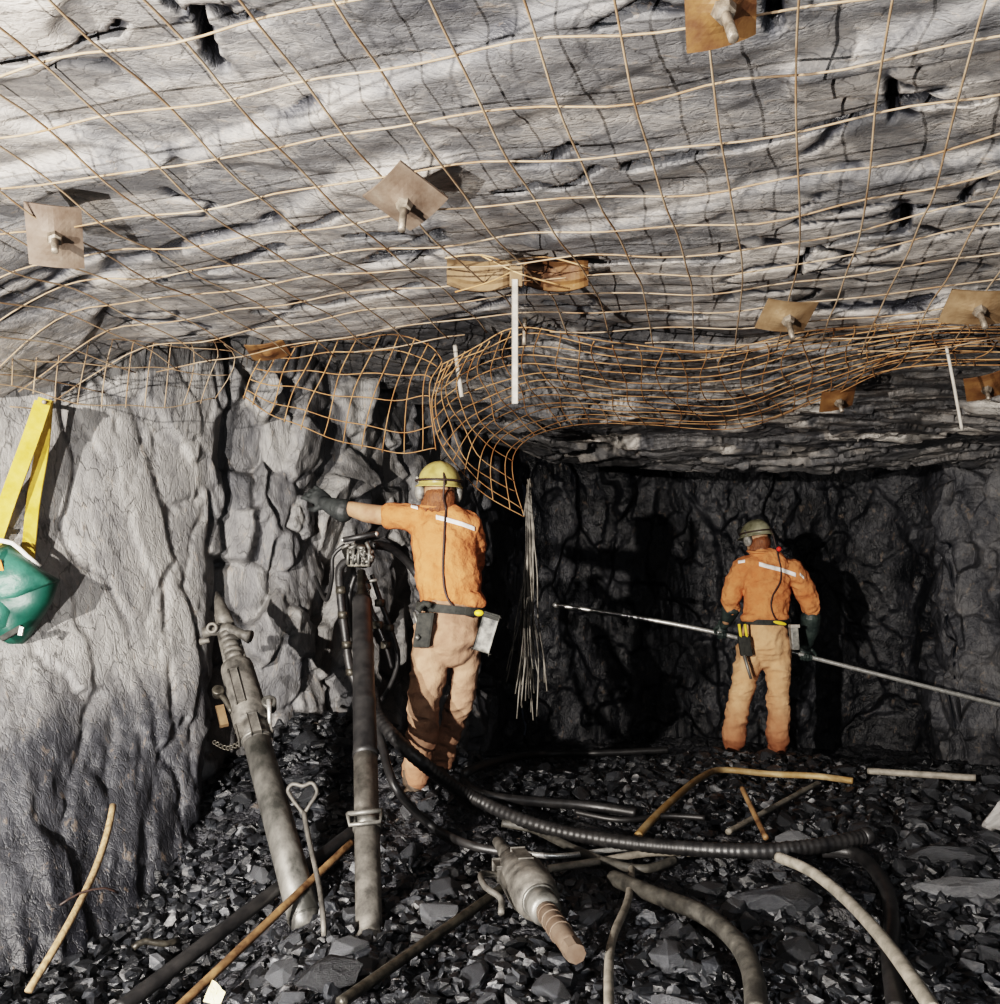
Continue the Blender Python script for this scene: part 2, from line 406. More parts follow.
tb = .44+.16*sstep(.5, 3, x)*sstep(6.5, 5., y)+.24*t2-.1+.6*sstep(.06, .3, zsp)*sstep(5.2, 5.9, y)*sstep(7.3, 6.6, y)*sstep(.1, .5, x)
tone = np.where(y < lip(x), tone, tone*(1-back)+tb*back)
V = np.stack([x+.012*fbm(p3*9, 31, 2), y, z+np.maximum(d, -.005)], 1)
grid_object('ceiling', V, len(xs), len(ys), tone, M['ceiling'])

# walls: columns of (x, y) at five heights
ZL = [-.8, .3, 1.1, 2.0, 2.95]
def cpx(px, Ds): return [((px-500)/F*D, D) for D in Ds]
COLS = [
 [(-4.3, -3.)]*5,
 [(-4.1, .9)]*5,
 [(-2.5, 2.4), (-2.7, 2.8), (-2.85, 3.0), (-2.9, 3.1), (-2.9, 3.1)],
 cpx(0,   [2.80, 3.35, 3.75, 3.92, 3.90]),
 cpx(110, [3.05, 3.72, 4.08, 4.22, 4.20]),
 cpx(205, [3.55, 4.10, 4.50, 4.62, 4.60]),
 cpx(238, [4.10, 4.42, 4.70, 4.80, 4.8]),
 cpx(300, [4.60, 4.78, 4.85, 5.00, 5.0]),
 cpx(400, [5.2, 5.40, 5.60, 5.90, 5.9]),
 cpx(495, [6.8, 7.0, 7.15, 7.30, 7.3]),
 cpx(528, [8.2, 8.25, 8.3, 8.3, 8.3]),
 cpx(700, [8.55]*5),
 cpx(790, [8.5]*5),
 cpx(885, [8.4, 8.4, 8.45, 8.4, 8.4]),
 cpx(945, [7.6, 7.7, 7.75, 7.7, 7.7]),
 cpx(1005, [7.1, 7.25, 7.3, 7.3, 7.3]),
 [(3.9, 5.)]*5, [(3.35, 2.5)]*5, [(3.2, -3.)]*5]
C = np.array(COLS)                       # cols, 5, 2
def cr(A, t):                            # catmull-rom along axis 0, vectorised
    n = len(A); i = np.clip(np.floor(t).astype(int), 0, n-2); f = (t-i)[:, None]
    g = lambda k: A[np.clip(i+k, 0, n-1)].reshape(len(t), -1)
    a, b, c_, d_ = g(-1), g(0), g(1), g(2)
    return .5*((2*b)+(c_-a)*f+(2*a-5*b+4*c_-d_)*f*f+(3*b-a-3*c_+d_)*f**3)
seglen = np.array([np.linalg.norm(C[i+1, 2]-C[i, 2]) for i in range(len(C)-1)])
def wall(name, c0, c1, mat=M['wall']):
    ts = []
    for i in range(c0, c1):
        step = .0125 if 2 <= i <= 15 else .12
        k = max(2, int(seglen[i]/step)); ts += list(i+np.arange(k)/k)
    ts.append(c1); ts = np.array(ts); zs = np.arange(-.6, 2.9, .0125)
    A = cr(C, ts).reshape(len(ts), 5, 2)
    zi = np.interp(zs, ZL, range(5))
    B = cr(A.transpose(1, 0, 2).reshape(5, -1), zi).reshape(len(zs), len(ts), 2).transpose(1, 0, 2)
    # outward normal in plan
    T = np.gradient(B, axis=0); ln = np.linalg.norm(T, axis=2, keepdims=True)+1e-9; T = T/ln
    Nn = np.stack([-T[..., 1], T[..., 0]], -1)
    S = np.concatenate([[0], np.cumsum(np.linalg.norm(np.diff(B[:, 150, :], axis=0), axis=1))])
    s0 = seglen[:c0].sum(); S = S+s0
    SS = np.repeat(S[:, None], len(zs), 1).ravel(); ZZ = np.repeat(zs[None], len(ts), 0).ravel(); TT = np.repeat(ts[:, None], len(zs), 1).ravel()
    q = np.stack([SS, ZZ, SS*0+.5], 1)
    sw = SS+.12*ZZ+.12*fbm(q*1.2, 21, 3)
    blk = sstep(5.05, 5.9, TT)             # 0 on the smooth pale wall, 1 on the broken dark rock
    g1, e1, r1 = facets(np.stack([sw*1.5, ZZ*.8, SS*0+.5], 1), 31, 1.0, .3)
    g2, e2, r2 = facets(np.stack([sw*5.5, ZZ*2.0+SS*.6, SS*0+.5], 1), 32, 1.2, .3)
    g3, e3, r3 = facets(np.stack([SS*4.6-ZZ*1.2, ZZ*3.0+SS*1.2, SS*0+.5], 1), 33, 2.2, .22)
    g4, e4, r4 = facets(np.stack([sw*15, ZZ*8, SS*0+.5], 1), 34, 1.4, .3)
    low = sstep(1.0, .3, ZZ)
    dA = .055*g1+.014*g2*(1+1.5*low)+.003*g4*(1+3*low)+.03*np.clip(1-e1/.04, 0, 1)*(r1 > .4)+.03*np.clip(1-e2/.06, 0, 1)*(r2 > .72)
    fw = sstep(8.6, 9.6, TT)*sstep(14., 13., TT); dB = (.09+.10*fw)*g1+.10*g3*(1-.6*fw)+.03*g2*fw+.014*g4+.05*np.clip(1-e3/.06, 0, 1)*(1-fw)
    d = dA*(1-blk)+dB*blk+.015*fbm(q*np.array([4, 1.5, 1]), 35, 4)
    cr_t = 5.85+.10*fbm(np.stack([ZZ*1.5, ZZ*0, ZZ*0+3], 1), 77, 3)       # the open crevice beside the pale wall
    d = d+.12*np.exp(-((TT-cr_t)/.05)**2)
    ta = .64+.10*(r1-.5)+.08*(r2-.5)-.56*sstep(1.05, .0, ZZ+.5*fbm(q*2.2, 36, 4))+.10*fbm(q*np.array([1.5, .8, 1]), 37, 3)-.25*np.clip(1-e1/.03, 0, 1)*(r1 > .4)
    tb = .50+.26*(r3-.5)+.10*(r2-.5)+.12*fbm(q*1.3, 38, 3)
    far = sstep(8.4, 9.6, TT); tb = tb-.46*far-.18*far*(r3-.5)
    rt = sstep(13.0, 14.2, TT); tb = tb+.22*rt
    tone = ta*(1-blk)+tb*blk
    d = blur(d, len(ts), len(zs), 1)
    x = B[..., 0].ravel()+Nn[..., 0].ravel()*d; yv = B[..., 1].ravel()+Nn[..., 1].ravel()*d
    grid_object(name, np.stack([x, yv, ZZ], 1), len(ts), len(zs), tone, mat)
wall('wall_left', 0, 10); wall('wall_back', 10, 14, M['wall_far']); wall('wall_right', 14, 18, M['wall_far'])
# the side of the drive behind the camera
yy = np.linspace(-3.3, -2.9, 2); xs2 = np.arange(-4.5, 3.5, .08); zs2 = np.arange(-.7, 3, .08)
X, Z = np.meshgrid(xs2, zs2, indexing='ij'); q = np.stack([X.ravel(), X.ravel()*0, Z.ravel()], 1)
grid_object('wall_front', np.stack([X.ravel(), -2.9+.2*fbm(q, 3, 4), Z.ravel()], 1), len(xs2), len(zs2), X.ravel()*0+.3, M['wall'])

# floor
xs = np.concatenate([np.arange(-4.6, -2.4, .06), np.arange(-2.4, 4.6, .016)]); ys = [-3.]
while ys[-1] < 8.9: ys.append(ys[-1]+(.1 if ys[-1] < 1.8 else .016))
ys = np.array(ys); X, Y = np.meshgrid(xs, ys, indexing='ij'); x = X.ravel(); y = Y.ravel(); z = floorz(x, y)
p3 = np.stack([x, y, z*0+.5], 1)
a1, e1, r1 = facets(p3*np.array([3, 4, 1]), 41, 1.5, .3); a2, e2, r2 = facets(p3*np.array([9, 11, 1]), 42, 1.6, .3); a3, e3, r3 = facets(p3*np.array([22, 24, 1]), 43, 1.6, .2)
z = z-.03+.035*a1+.028*a2+.012*a3-.03
grid_object('floor', np.stack([x, y, z], 1), len(xs), len(ys), .12+.12*r1+.16*(r2-.5)+.2*(r3-.5), M['floor'])

# ------------------------------------------------------------------ loose rock
def stone_hull(seed, flat=.55, n=16):
    rg = random.Random(seed); bm = bmesh.new()
    sx, sy, sz = 1, rg.uniform(.55, .9), rg.uniform(flat*.6, flat*1.2)
    for i in range(n):
        v = Vector((rg.gauss(0, 1), rg.gauss(0, 1), rg.gauss(0, 1))).normalized()*rg.uniform(.75, 1.1)
        bm.verts.new((v.x*sx, v.y*sy, v.z*sz))
    r = bmesh.ops.convex_hull(bm, input=bm.verts[:])
    bmesh.ops.delete(bm, geom=list({e for e in r['geom_interior']+r['geom_unused'] if isinstance(e, bmesh.types.BMVert)}), context='VERTS')
    bmesh.ops.dissolve_limit(bm, angle_limit=.22, verts=bm.verts[:], edges=bm.edges[:])
    bmesh.ops.recalc_face_normals(bm, faces=bm.faces)
    return bm
hose_guard = []      # ground points that larger stones keep clear of
def near_guard(x, y, r):
    return any((x-a)**2+(y-b)**2 < (r+.03)**2 for a, b in hose_guard)

# ------------------------------------------------------------------ wire mesh
def wire_patch(name, ctrl, nu, nv, mat, r, label, cat='wire mesh', jit=.006, seed=1, sub=6, only=None):
    """ctrl: rows of points; nu wires across the columns, nv along the rows"""
    A = np.array([[tuple(p) for p in row] for row in ctrl], float)      # R, C, 3
    R_, C_ = A.shape[:2]; rg = random.Random(seed)
    def ev(v, u):      # v rows, u cols, arrays
        B = cr(A.reshape(R_, -1), v).reshape(len(v), C_, 3)
        out = np.zeros((len(v), 3))
        for k in range(len(v)): out[k] = cr(B[k], u[k:k+1])[0]
        return out
    mb = MB()
    for i in range(nu):
        u0 = i/(nu-1)*(C_-1); k = nv*2
        v = np.linspace(0, R_-1, k); ph = rg.uniform(0, 9)
        u = np.clip(u0+jit*8*np.sin(v*2.3+ph), 0, C_-1)
        pts = ev(v, u); pts[:, 2] += jit*np.sin(v*5+ph)
        mb.tube([Vector(p) for p in pts], r, 5)
    for j in range(nv):
        v0 = j/(nv-1)*(R_-1); k = nu*2
        u = np.linspace(0, C_-1, k); ph = rg.uniform(0, 9)
        v = np.clip(v0+jit*6*np.sin(u*1.7+ph), 0, R_-1)
        pts = ev(v, u); pts[:, 2] += jit*np.sin(u*4+ph)+r*1.5
        mb.tube([Vector(p) for p in pts], r, 5)
    return tag(mb.build(name, mat), label, cat)

# roof sheet: wires follow the sagging back of the drive
def roof_z(x, y):
    w = fbm(np.array([[x*1.1, y*1.1, 4.]]), 61, 3)[0]
    L = float(lip(np.float64(x)))
    return float(ceilz(np.float64(x), np.float64(min(y, L))))-.045-.06*(w+.5)
A_ = .30; ax_ = Vector((math.cos(A_), -math.sin(A_), 0)); bx_ = Vector((math.sin(A_), math.cos(A_), 0))
mb = MB(); rg = random.Random(5)
org = Vector((.0, .55, 0)); SP = .178; SQ = .205
def roofpt(u, v, k):
    p = org+ax_*u+bx_*v
    p = p+ax_*(.018*math.sin(v*3.1+k*.7)+.04*math.sin(v*.9+u*.6))+bx_*(.018*math.sin(u*2.7+k)+.05*math.sin(u*1.1+1))
    return p
def clip_ok(p):
    return p.y > .5 and p.y < float(lip(np.float64(p.x)))+.03 and -2.12 < p.x < 3.5 and p.x > -.62*p.y-.35
def roof_wire(pts):
    run = []
    for p in pts+[None]:
        if p is not None and clip_ok(p): run.append(p)
        else:
            if len(run) > 2: mb.tube(run, .0029, 6)
            run = []
for i in range(-30, 36):
    k = rg.uniform(0, 6); pts = []
    for j in range(90):
        p = roofpt(i*SP, -1.2+j*.07, i*.13)
        if p.y < .4 or p.y > 4.4: continue
        p.z = roof_z(p.x, p.y)+.006*math.sin(j*.9+k); pts.append(p)
    roof_wire(pts)
for j in range(-12, 44):
    k = rg.uniform(0, 6); pts = []
    for i in range(110):
        p = roofpt(-4.0+i*.075, j*SQ-.1, j*.13)
        if p.y < .4 or p.y > 4.4 or abs(p.x) > 4: 
            if pts and len(pts) > 2: roof_wire(pts)
            pts = []; continue
        p.z = roof_z(p.x, p.y)+.007+.006*math.sin(i*.9+k); pts.append(p)
    roof_wire(pts)
tag(mb.build('roof_wire_mesh', M['wire_pale']), 'large sheet of rusty square wire mesh pinned across the pale roof', 'wire mesh')

wire_patch('side_wire_mesh', [
 [P(-40, 262, 3.45), P(0, 290, 3.62), P(60, 318, 3.82), P(130, 332, 4.02), P(180, 338, 4.15), P(225, 343, 4.25)],
 [P(-40, 320, 3.45), P(0, 335, 3.62), P(65, 345, 3.82), P(130, 352, 4.02), P(180, 355, 4.18), P(235, 362, 4.35)],
 [P(-45, 380, 3.42), P(5, 385, 3.60), P(62, 402, 3.78), P(120, 407, 3.98), P(170, 407, 4.18), P(215, 400, 4.38)]],
 14, 4, M['wire_pale'], .0027, 'pale wire mesh flap bent down over the top of the left wall', seed=3)
wire_patch('hanging_wire_mesh', [
 [P(265, 348, 4.15), P(300, 346, 4.15), P(345, 340, 4.15), P(390, 336, 4.12), P(425, 342, 4.15), P(442, 362, 4.2)],
 [P(252, 375, 4.20), P(285, 380, 4.25), P(325, 385, 4.3), P(370, 385, 4.3), P(408, 385, 4.3), P(430, 388, 4.3)],
 [P(243, 398, 4.25), P(272, 415, 4.33), P(310, 432, 4.4), P(355, 446, 4.45), P(400, 453, 4.45), P(436, 450, 4.4)]],
 12, 6, M['wire_rust'], .0029, 'orange rusty wire mesh curtain curling down above the reaching miner', seed=4)
wire_patch('sagging_wire_mesh', [
 [P(442, 366, 4.12), P(480, 345, 4.0), P(530, 328, 3.86), P(620, 345, 3.9), P(720, 350, 3.95), P(820, 331, 3.75), P(920, 322, 3.62), P(1030, 320, 3.55)],
 [P(432, 400, 4.2), P(462, 378, 4.25), P(528, 358, 4.25), P(620, 368, 4.2), P(720, 368, 4.2), P(820, 346, 3.9), P(920, 334, 3.75), P(1030, 330, 3.65)],
 [P(440, 440, 4.3), P(474, 408, 4.45), P(540, 386, 4.55), P(630, 394, 4.7), P(725, 396, 4.7), P(820, 368, 4.2), P(920, 347, 3.9), P(1030, 343, 3.8)],
 [P(472, 485, 4.45), P(488, 436, 4.6), P(552, 408, 5.0), P(640, 412, 5.1), P(735, 414, 5.1), P(820, 386, 4.5), P(905, 358, 4.05), P(1030, 354, 3.95)],
 [P(524, 518, 4.6), P(515, 455, 4.8), P(568, 426, 5.2), P(645, 426, 5.4), P(745, 428, 5.4), P(822, 400, 4.75), P(898, 371, 4.25), P(1030, 364, 4.1)]],
 34, 14, M['wire_rust'], .0029, 'orange rusty wire mesh sagging in folds behind the roof edge on the right', seed=6)

# ------------------------------------------------------------------ roof bolts and plates
def RD(px, py):
    D = 1.2
    while D < 4.2:
        p = P(px, py, D)
        if p.z > roof_z(p.x, p.y)-.035: return D
        D += .01
    return D
def frame(n, rot):
    n = Vector(n).normalized(); u = Vector((1, 0, 0)); u = (u-n*u.dot(n)).normalized(); w = n.cross(u)
    c, s_ = math.cos(rot), math.sin(rot)
    return u*c+w*s_, w*c-u*s_, n
def plate(px, py, D, n, rot, hw, hh, mat, label, bolt=True, group=None, bl=.07):
    c = P(px, py, D); u, w, n = frame(n, rot)
    o = thing('bolt_plate', c, label, 'bolt plate', group)
    mb = MB(); bm = bmesh.new(); K = 10; vs = []; 
    for side in (1, -1):
        for i in range(K+1):
            for j in range(K+1):
                a = i/K*2-1; b = j/K*2-1
                dome = .018*math.exp(-(a*a+b*b)*5)-.012*(a*a)*(1 if abs(rot) < 9 else 0)
                vs.append(c+u*(a*hw)+w*(b*hh)+n*(dome+side*.0035))
    N = (K+1)**2; fs = []
    for i in range(K):
        for j in range(K):
            a = i*(K+1)+j; fs.append((a, a+K+1, a+K+2, a+1)); fs.append((N+a, N+a+1, N+a+K+2, N+a+K+1))
    for i in range(K):
        for a, b in ((i, i+1), (K*(K+1)+i+1, K*(K+1)+i), ((i+1)*(K+1), i*(K+1)), (i*(K+1)+K, (i+1)*(K+1)+K)):
            fs.append((a, b, b+N, a+N))
    mb.add(vs, fs, False); mb.build('plate', mat, o); bm.free()
    if bolt:
        mb = MB(); mb.tube([c+n*.01, c+n*.02, c+n*.034, c+n*.036], [.026, .024, .020, .012], 6, sm=False)
        mb.build('nut', M['bolt'], o)
        mb = MB(); mb.cyl(c+n*.03, c+n*(.03+bl)+Vector((0, 0, -.01)), .0105, n=10); mb.build('bolt_shank', M['bolt'], o)
    return o
plate(55, 237, RD(55, 237), (.35, -.72, -.6), -.22, .078, .092, M['plate'], 'dusty square bolt plate high on the left side of the roof')
plate(405, 200, RD(405, 200), (-.05, -.40, -.91), .80, .085, .085, M['plate'], 'pale diamond-turned bolt plate in the middle of the pale roof')
plate(722, 6, RD(722, 6), (.1, -.50, -.85), .22, .070, .080, M['plate_rust'], 'orange-brown rusty bolt plate at the very top of the roof')
plate(787, 317, RD(787, 317), (.05, -.50, -.85), -.12, .098, .070, M['plate_tan'], 'tan bolt plate on the roof edge above the far miner')
plate(978, 308, RD(978, 308), (-.05, -.6, -.8), .02, .115, .070, M['plate_tan'], 'tan bolt plate on the roof edge at the right side')
plate(838, 400, 4.65, (.1, -.5, -.8), .2, .085, .075, M['plate_rust'], 'small dark rusty plate hanging below the sagging mesh', bl=.04)
plate(986, 387, 4.35, (-.1, -.5, -.8), .5, .09, .08, M['plate_rust'], 'dark rusty plate under the mesh at the right edge', bl=.04)
plate(268, 352, 4.12, (.1, -.3, -.9), .1, .09, .06, M['plate_rust'], 'thin rusty plate edge where the mesh curtain meets the roof lip', bolt=False)

# bent strap plates with the hanging band
c = P(516, 277, 3.22); o = thing('roof_strap', c, 'bent rusty steel roof strap with a pale band hanging from it', 'roof strap')
def strap_sheet(x0, x1, name, mat):
    mb = MB(); vs = []; K = 14; prof = [(-.055, .03), (-.045, .004), (-.02, .0), (-.012, .016), (.018, .016), (.026, 0), (.05, .0), (.06, .02)]
    for sd in (0, .005):
        for i in range(K+1):
            t = i/K; px = x0+(x1-x0)*t; e = abs(2*t-1)**3
            base = P(px, 277+5*math.sin(t*3)-2*e, 3.22+.03*math.sin(t*5))
            for (h, q) in prof:
                vs.append(base+Vector((0, -.02-q*.9-sd+.02*e, h*(.95-.15*e))))
    n = len(prof); N = (K+1)*n; fs = []
    for i in range(K):
        for j in range(n-1):
            a = i*n+j; fs.append((a, a+1, a+n+1, a+n)); fs.append((N+a, N+a+n, N+a+n+1, N+a+1))
    mb.add(vs, fs, False); return mb.build(name, mat, o)
strap_sheet(447, 512, 'strap_plate', M['plate_tan']); strap_sheet(524, 588, 'strap_plate', M['plate_rust'])
mb = MB(); mb.box(P(516, 277, 3.10), (.022, 0, 0), (0, .01, 0), (0, 0, .034)); mb.build('clamp', M['plate_tan'], o)
mb = MB(); pa = P(515, 280, 3.09); pb = P(515, 403, 3.09); mb.box((pa+pb)/2, (.0085, 0, 0), (0, .003, 0), (pb-pa)/2, .002); mb.build('hanging_band', M['strap'], o)
mb = MB()
for k, (a, b) in enumerate([((445, 258), (520, 268)), ((480, 255), (560, 285)), ((500, 262), (590, 268)), ((455, 292), (530, 262))]):
    p, q = P(*a, 3.1), P(*b, 3.12); mb.tube(spline([p, (p+q)/2+Vector((0, -.02, .02*(-1)**k)), q]), .003, 6)
mb.build('tie_wire', M['wire'], o)

def rod(name, pts, r, mat, label, cat, n=10, taper=1., group=None, guard=False):
    sp = spline(pts, .03); N = len(sp)
    mb = MB(); mb.tube(sp, [r*(1+(taper-1)*i/(N-1)) for i in range(N)], n)
    if guard:
        for p in sp[::2]: hose_guard.append((p.x, p.y))
    return tag(mb.build(name, mat), label, cat, group)
rod('rock_bolt', [P(455, 345, 4.25), P(458, 370, 4.25), P(462, 397, 4.25)], .011, M['strap'], 'pale rod hanging from the roof beside the folded mesh', 'rod')
rod('hanging_wire', [P(946, 345, 3.9), P(952, 375, 3.9), P(962, 430, 3.95)], .007, M['strap'], 'thin pale wire hanging from the mesh at the right', 'wire')
rod('rock_bolt', [P(525, 318, 3.95), P(524, 345, 3.95)], .010, M['bolt'], 'short bolt end behind the hanging pale band', 'rod')

# bunch of fuse cord
c = P(528, 480, 4.9); rg = random.Random(12); mb = MB()
for i in range(26):
    ex = rg.uniform(506, 547); ey = rg.uniform(660, 722)
    D0 = 4.9+rg.uniform(-.03, .03); D1 = 4.95+rg.uniform(-.12, .12)
    mx = 528+(ex-528)*rg.uniform(.3, .6)
    mb.tube(spline([P(529+rg.uniform(-2, 2), 478+rg.uniform(0, 8), D0), P(530+(mx-528)*.4+rg.uniform(-2, 2), 530, D0), P(530+(mx-528)*.7+rg.uniform(-3, 3), 575, D0), P(mx+rg.uniform(-4, 4), 620, (D0+D1)/2), P((mx+ex)/2+rg.uniform(-4, 4), 655, D1), P(ex, ey, D1)], .08), .0042, 5)
mb.tube([P(524, 515, 4.6), P(529, 482, 4.9), P(531, 500, 4.9)], .006, 6)
tag(mb.build('fuse_cord_bunch', M['fuse']), 'bunch of thin pale cords hanging from the mesh corner to the ground', 'cord')

# ------------------------------------------------------------------ bag with straps, left wall
bc = P(46, 402, 3.80)
o = thing('tool_bag', bc, 'green vinyl bag with white piping hanging from yellow straps on the left wall', 'bag')
def ribbon(pts, wid, th, nrm=(0, -1, 0)):
    mb = MB(); sp = spline(pts, .02); n = Vector(nrm).normalized(); vs = []
    for i, p in enumerate(sp):
        t = (sp[min(i+1, len(sp)-1)]-sp[max(i-1, 0)]).normalized(); s_ = t.cross(n).normalized()
        for a, b in ((-1, -1), (1, -1), (1, 1), (-1, 1)): vs.append(p+s_*(wid*a)+n*(th*b))
    fs = [(4*i+k, 4*i+(k+1) % 4, 4*i+4+(k+1) % 4, 4*i+4+k) for i in range(len(sp)-1) for k in range(4)]
    fs += [(0, 1, 2, 3), tuple(4*(len(sp)-1)+k for k in (3, 2, 1, 0))]
    return mb.add(vs, fs, False)
ribbon([P(43, 402, 3.86), P(30, 440, 3.84), P(8, 500, 3.82), P(-12, 560, 3.80)], .036, .003).build('strap', M['yellow_web'], o)
ribbon([P(46, 404, 3.92), P(42, 450, 3.92), P(33, 505, 3.90), P(27, 568, 3.86)], .033, .003, (-.2, -1, 0)).build('strap', M['yellow_web'], o)
mb = MB(); mb.cyl(P(48, 404, 4.07), P(44, 402, 3.79), .009); mb.build('hook', M['bolt'], o)
ribbon([P(46, 399, 3.85), P(36, 430, 3.84)], .030, .008).build('buckle', M['yellow_web'], o)
outl = [(-85, 570), (-60, 556), (-25, 550), (10, 543), (26, 555), (41, 568), (60, 580), (52, 604), (38, 626), (24, 645), (0, 651), (-40, 655), (-80, 650), (-95, 610)]
def bagsurf(cx, cy, D, outl, bul, Dback):
    mb = MB(); K = 12; n = len(outl); vs = []
    rr = random.Random(4); crease = [(.62, 1.2)[q % 2]*rr.uniform(.9, 1.1) for q in range(len(outl))]
    for k in range(K+1):
        s_ = 1-(k/K); h = bul*math.sqrt(max(0, 1-s_**2.4))
        for q, (a, b) in enumerate(outl):
            vs.append(P(cx+(a-cx)*s_, cy+(b-cy)*s_, D-h*crease[q]*(1-k/K)-h*(k/K)))
    for k in range(K+1):
        s_ = 1-(k/K); h = Dback*math.sqrt(max(0, 1-s_**2.4))
        for a, b in outl: vs.append(P(cx+(a-cx)*s_, cy+(b-cy)*s_, D+.002+h))
    fs = []; N = (K+1)*n
    for k in range(K):
        for q in range(n):
            a = k*n+q; b = k*n+(q+1) % n; fs.append((a, b, b+n, a+n)); fs.append((N+a, N+a+n, N+b+n, N+b))
    for q in range(n): fs.append((q, N+q, N+(q+1) % n, (q+1) % n))
    return mb.add(vs, fs, True)
bagsurf(-18, 598, 3.78, outl, .13, .06).build('bag_body', M['green'], o)
fl = [(-80, 568), (-40, 552), (10, 545), (40, 569), (58, 581), (26, 598), (18, 606), (10, 632), (-12, 640), (-60, 640), (-88, 615)]
bagsurf(-15, 594, 3.75, fl, .125, .01).build('bag_flap', M['green_light'], o)
mb = MB(); mb.tube(spline([P(-6, 540, 3.71), P(12, 543, 3.73), P(26, 555, 3.75), P(40, 567, 3.78)]), .010, 10); mb.build('piping', M['white'], o)
mb = MB(); mb.box(P(-3, 572, 3.66), (.028, 0, .012), (0, .004, 0), (-.012, 0, .038)); mb.build('orange_tag', M['orange_patch'], o)
mb = MB(); mb.box(P(12, 633, 3.64), (.042, 0, .024), (0, .01, 0), (-.006, 0, .010)); mb.build('pocket_flap', M['belt'], o)
mb = MB(); mb.box(P(21, 631, 3.62), (.008, 0, -.002), (0, .006, 0), (.004, 0, .018)); mb.build('buckle', M['chrome'], o)

# ------------------------------------------------------------------ hoses, rods and timber on the ground
def hose(path, r, mat, label, name='air_hose', cat='hose', ribs=False, lift=None, n=12):
    L = (.03+r) if lift is None else lift
    pts = []
    for q in path:
        pts.append(G(q[0], q[1], (q[2] if len(q) > 2 else L)))
    sp = spline(pts, .02); rs = [r]*len(sp)
    if ribs:
        sp = spline(pts, .006); rs = [r*(1+.07*(1 if (i//3) % 2 else -1)) for i in range(len(sp))]
    for p in sp[::3]: hose_guard.append((p.x, p.y))
    mb = MB(); mb.tube(sp, rs, n)
    return tag(mb.build(name, mat), label, cat)
# main ribbed hose rises from the standing drill
pts = [P(372, 690, 4.30), P(378, 715, 4.15), P(395, 738, 4.0), P(425, 765, 3.95), G(470, 796, .09), G(540, 826, .085), G(630, 843, .085), G(740, 851, .085), G(810, 847, .085), G(863, 837, .08)]
sp = spline(pts, .007); mb = MB(); mb.tube(sp, [.031*(1+.035*(1 if (i//2) % 2 else -1)) for i in range(len(sp))], 14)
for p in sp[::8]: hose_guard.append((p.x, p.y))
mb.cyl(sp[-1], sp[-1]+Vector((.035, .01, .006)), .035)
tag(mb.build('ribbed_hose', M['rubber']), 'thick black ribbed hose running from the standing drill across the rubble', 'hose')
hose([(668, 750), (600, 753), (530, 755), (480, 766), (464, 780), (485, 795), (540, 802), (590, 806), (636, 813)], .024, M['rubber'], 'black hose doubled back in a loop behind the ribbed hose')
sp_pts = [P(372, 700, 4.2), P(382, 745, 4.0), P(396, 788, 3.8), G(430, 825, .06), G(470, 845, .06), G(506, 852, .06)]
sp = spline(sp_pts, .02); mb = MB(); mb.tube(sp, .019, 10)
for p in sp[::3]: hose_guard.append((p.x, p.y))
tag(mb.build('air_hose', M['rubber']), 'thin black hose sweeping from the standing drill to the lying drill', 'hose')
hose([(502, 823), (535, 830), (572, 848), (610, 863), (645, 869), (675, 860)], .019, M['hose_grey'], 'dark grey hose curving under the ribbed hose beside the lying drill')
hose([(520, 853), (560, 856), (610, 850), (650, 846)], .012, M['chrome'], 'thin shiny wet hose behind the lying drill', 'water_hose')
hose([(548, 869), (600, 861), (650, 853), (700, 853)], .016, M['hose_pale'], 'short pale muddy hose crossing under the dark grey hose', 'water_hose')
hose([(613, 878), (650, 893), (700, 913), (735, 940), (752, 972), (757, 1015)], .031, M['hose_grey'], 'thick muddy grey hose arching to the bottom edge of the view')
hose([(632, 866), (628, 900), (611, 945), (609, 1012)], .014, M['hose_pale'], 'narrow pale muddy hose running under the thick grey hose', 'water_hose', lift=.05)
hose([(778, 857), (812, 872), (850, 903), (890, 948), (935, 1012)], .021, M['hose_pale'], 'pale grey hose running down to the right bottom corner', lift=.105)
hose([(822, 851), (858, 855), (884, 884), (892, 920), (890, 955), (897, 1012)], .027, M['rubber'], 'dark hose bent in an arch behind the pale grey hose', lift=.038)
hose([(638, 836), (652, 820), (676, 797), (700, 778), (722, 770), (770, 774), (815, 776), (853, 781)], .019, M['hose_yellow'], 'muddy yellow hose bent on the rubble in front of the far miner')
hose([(575, 812), (620, 820), (665, 816), (705, 818)], .014, M['rubber'], 'short thin black hose behind the ribbed hose')
def groundrod(name, a, b, r, mat, label, cat, la=.05, lb=.05, n=8, mid=None):
    pa = G(*a, la); pb = G(*b, lb); return rod(name, [pa, (pa+pb)/2+Vector((0, 0, mid or 0)), pb], r, mat, label, cat, n, guard=True)
groundrod('wood_stake', (728, 832), (818, 783), .014, M['hose_pale'], 'pale split stake lying across the rubble below the yellow hose', 'stake')
groundrod('rusty_bar', (742, 788), (766, 838), .013, M['rustpipe'], 'short rusty bar sticking up beside the pale stake', 'bar', .14, .06)
pa = P(868, 771, 6.0); pb = P(976, 777, 6.05)
groundrod('scaling_bar', (868, 771), (976, 778), .020, M['hose_pale'], 'pale muddy bar lying on the rubble right of the far miner', 'bar', .05, .05)
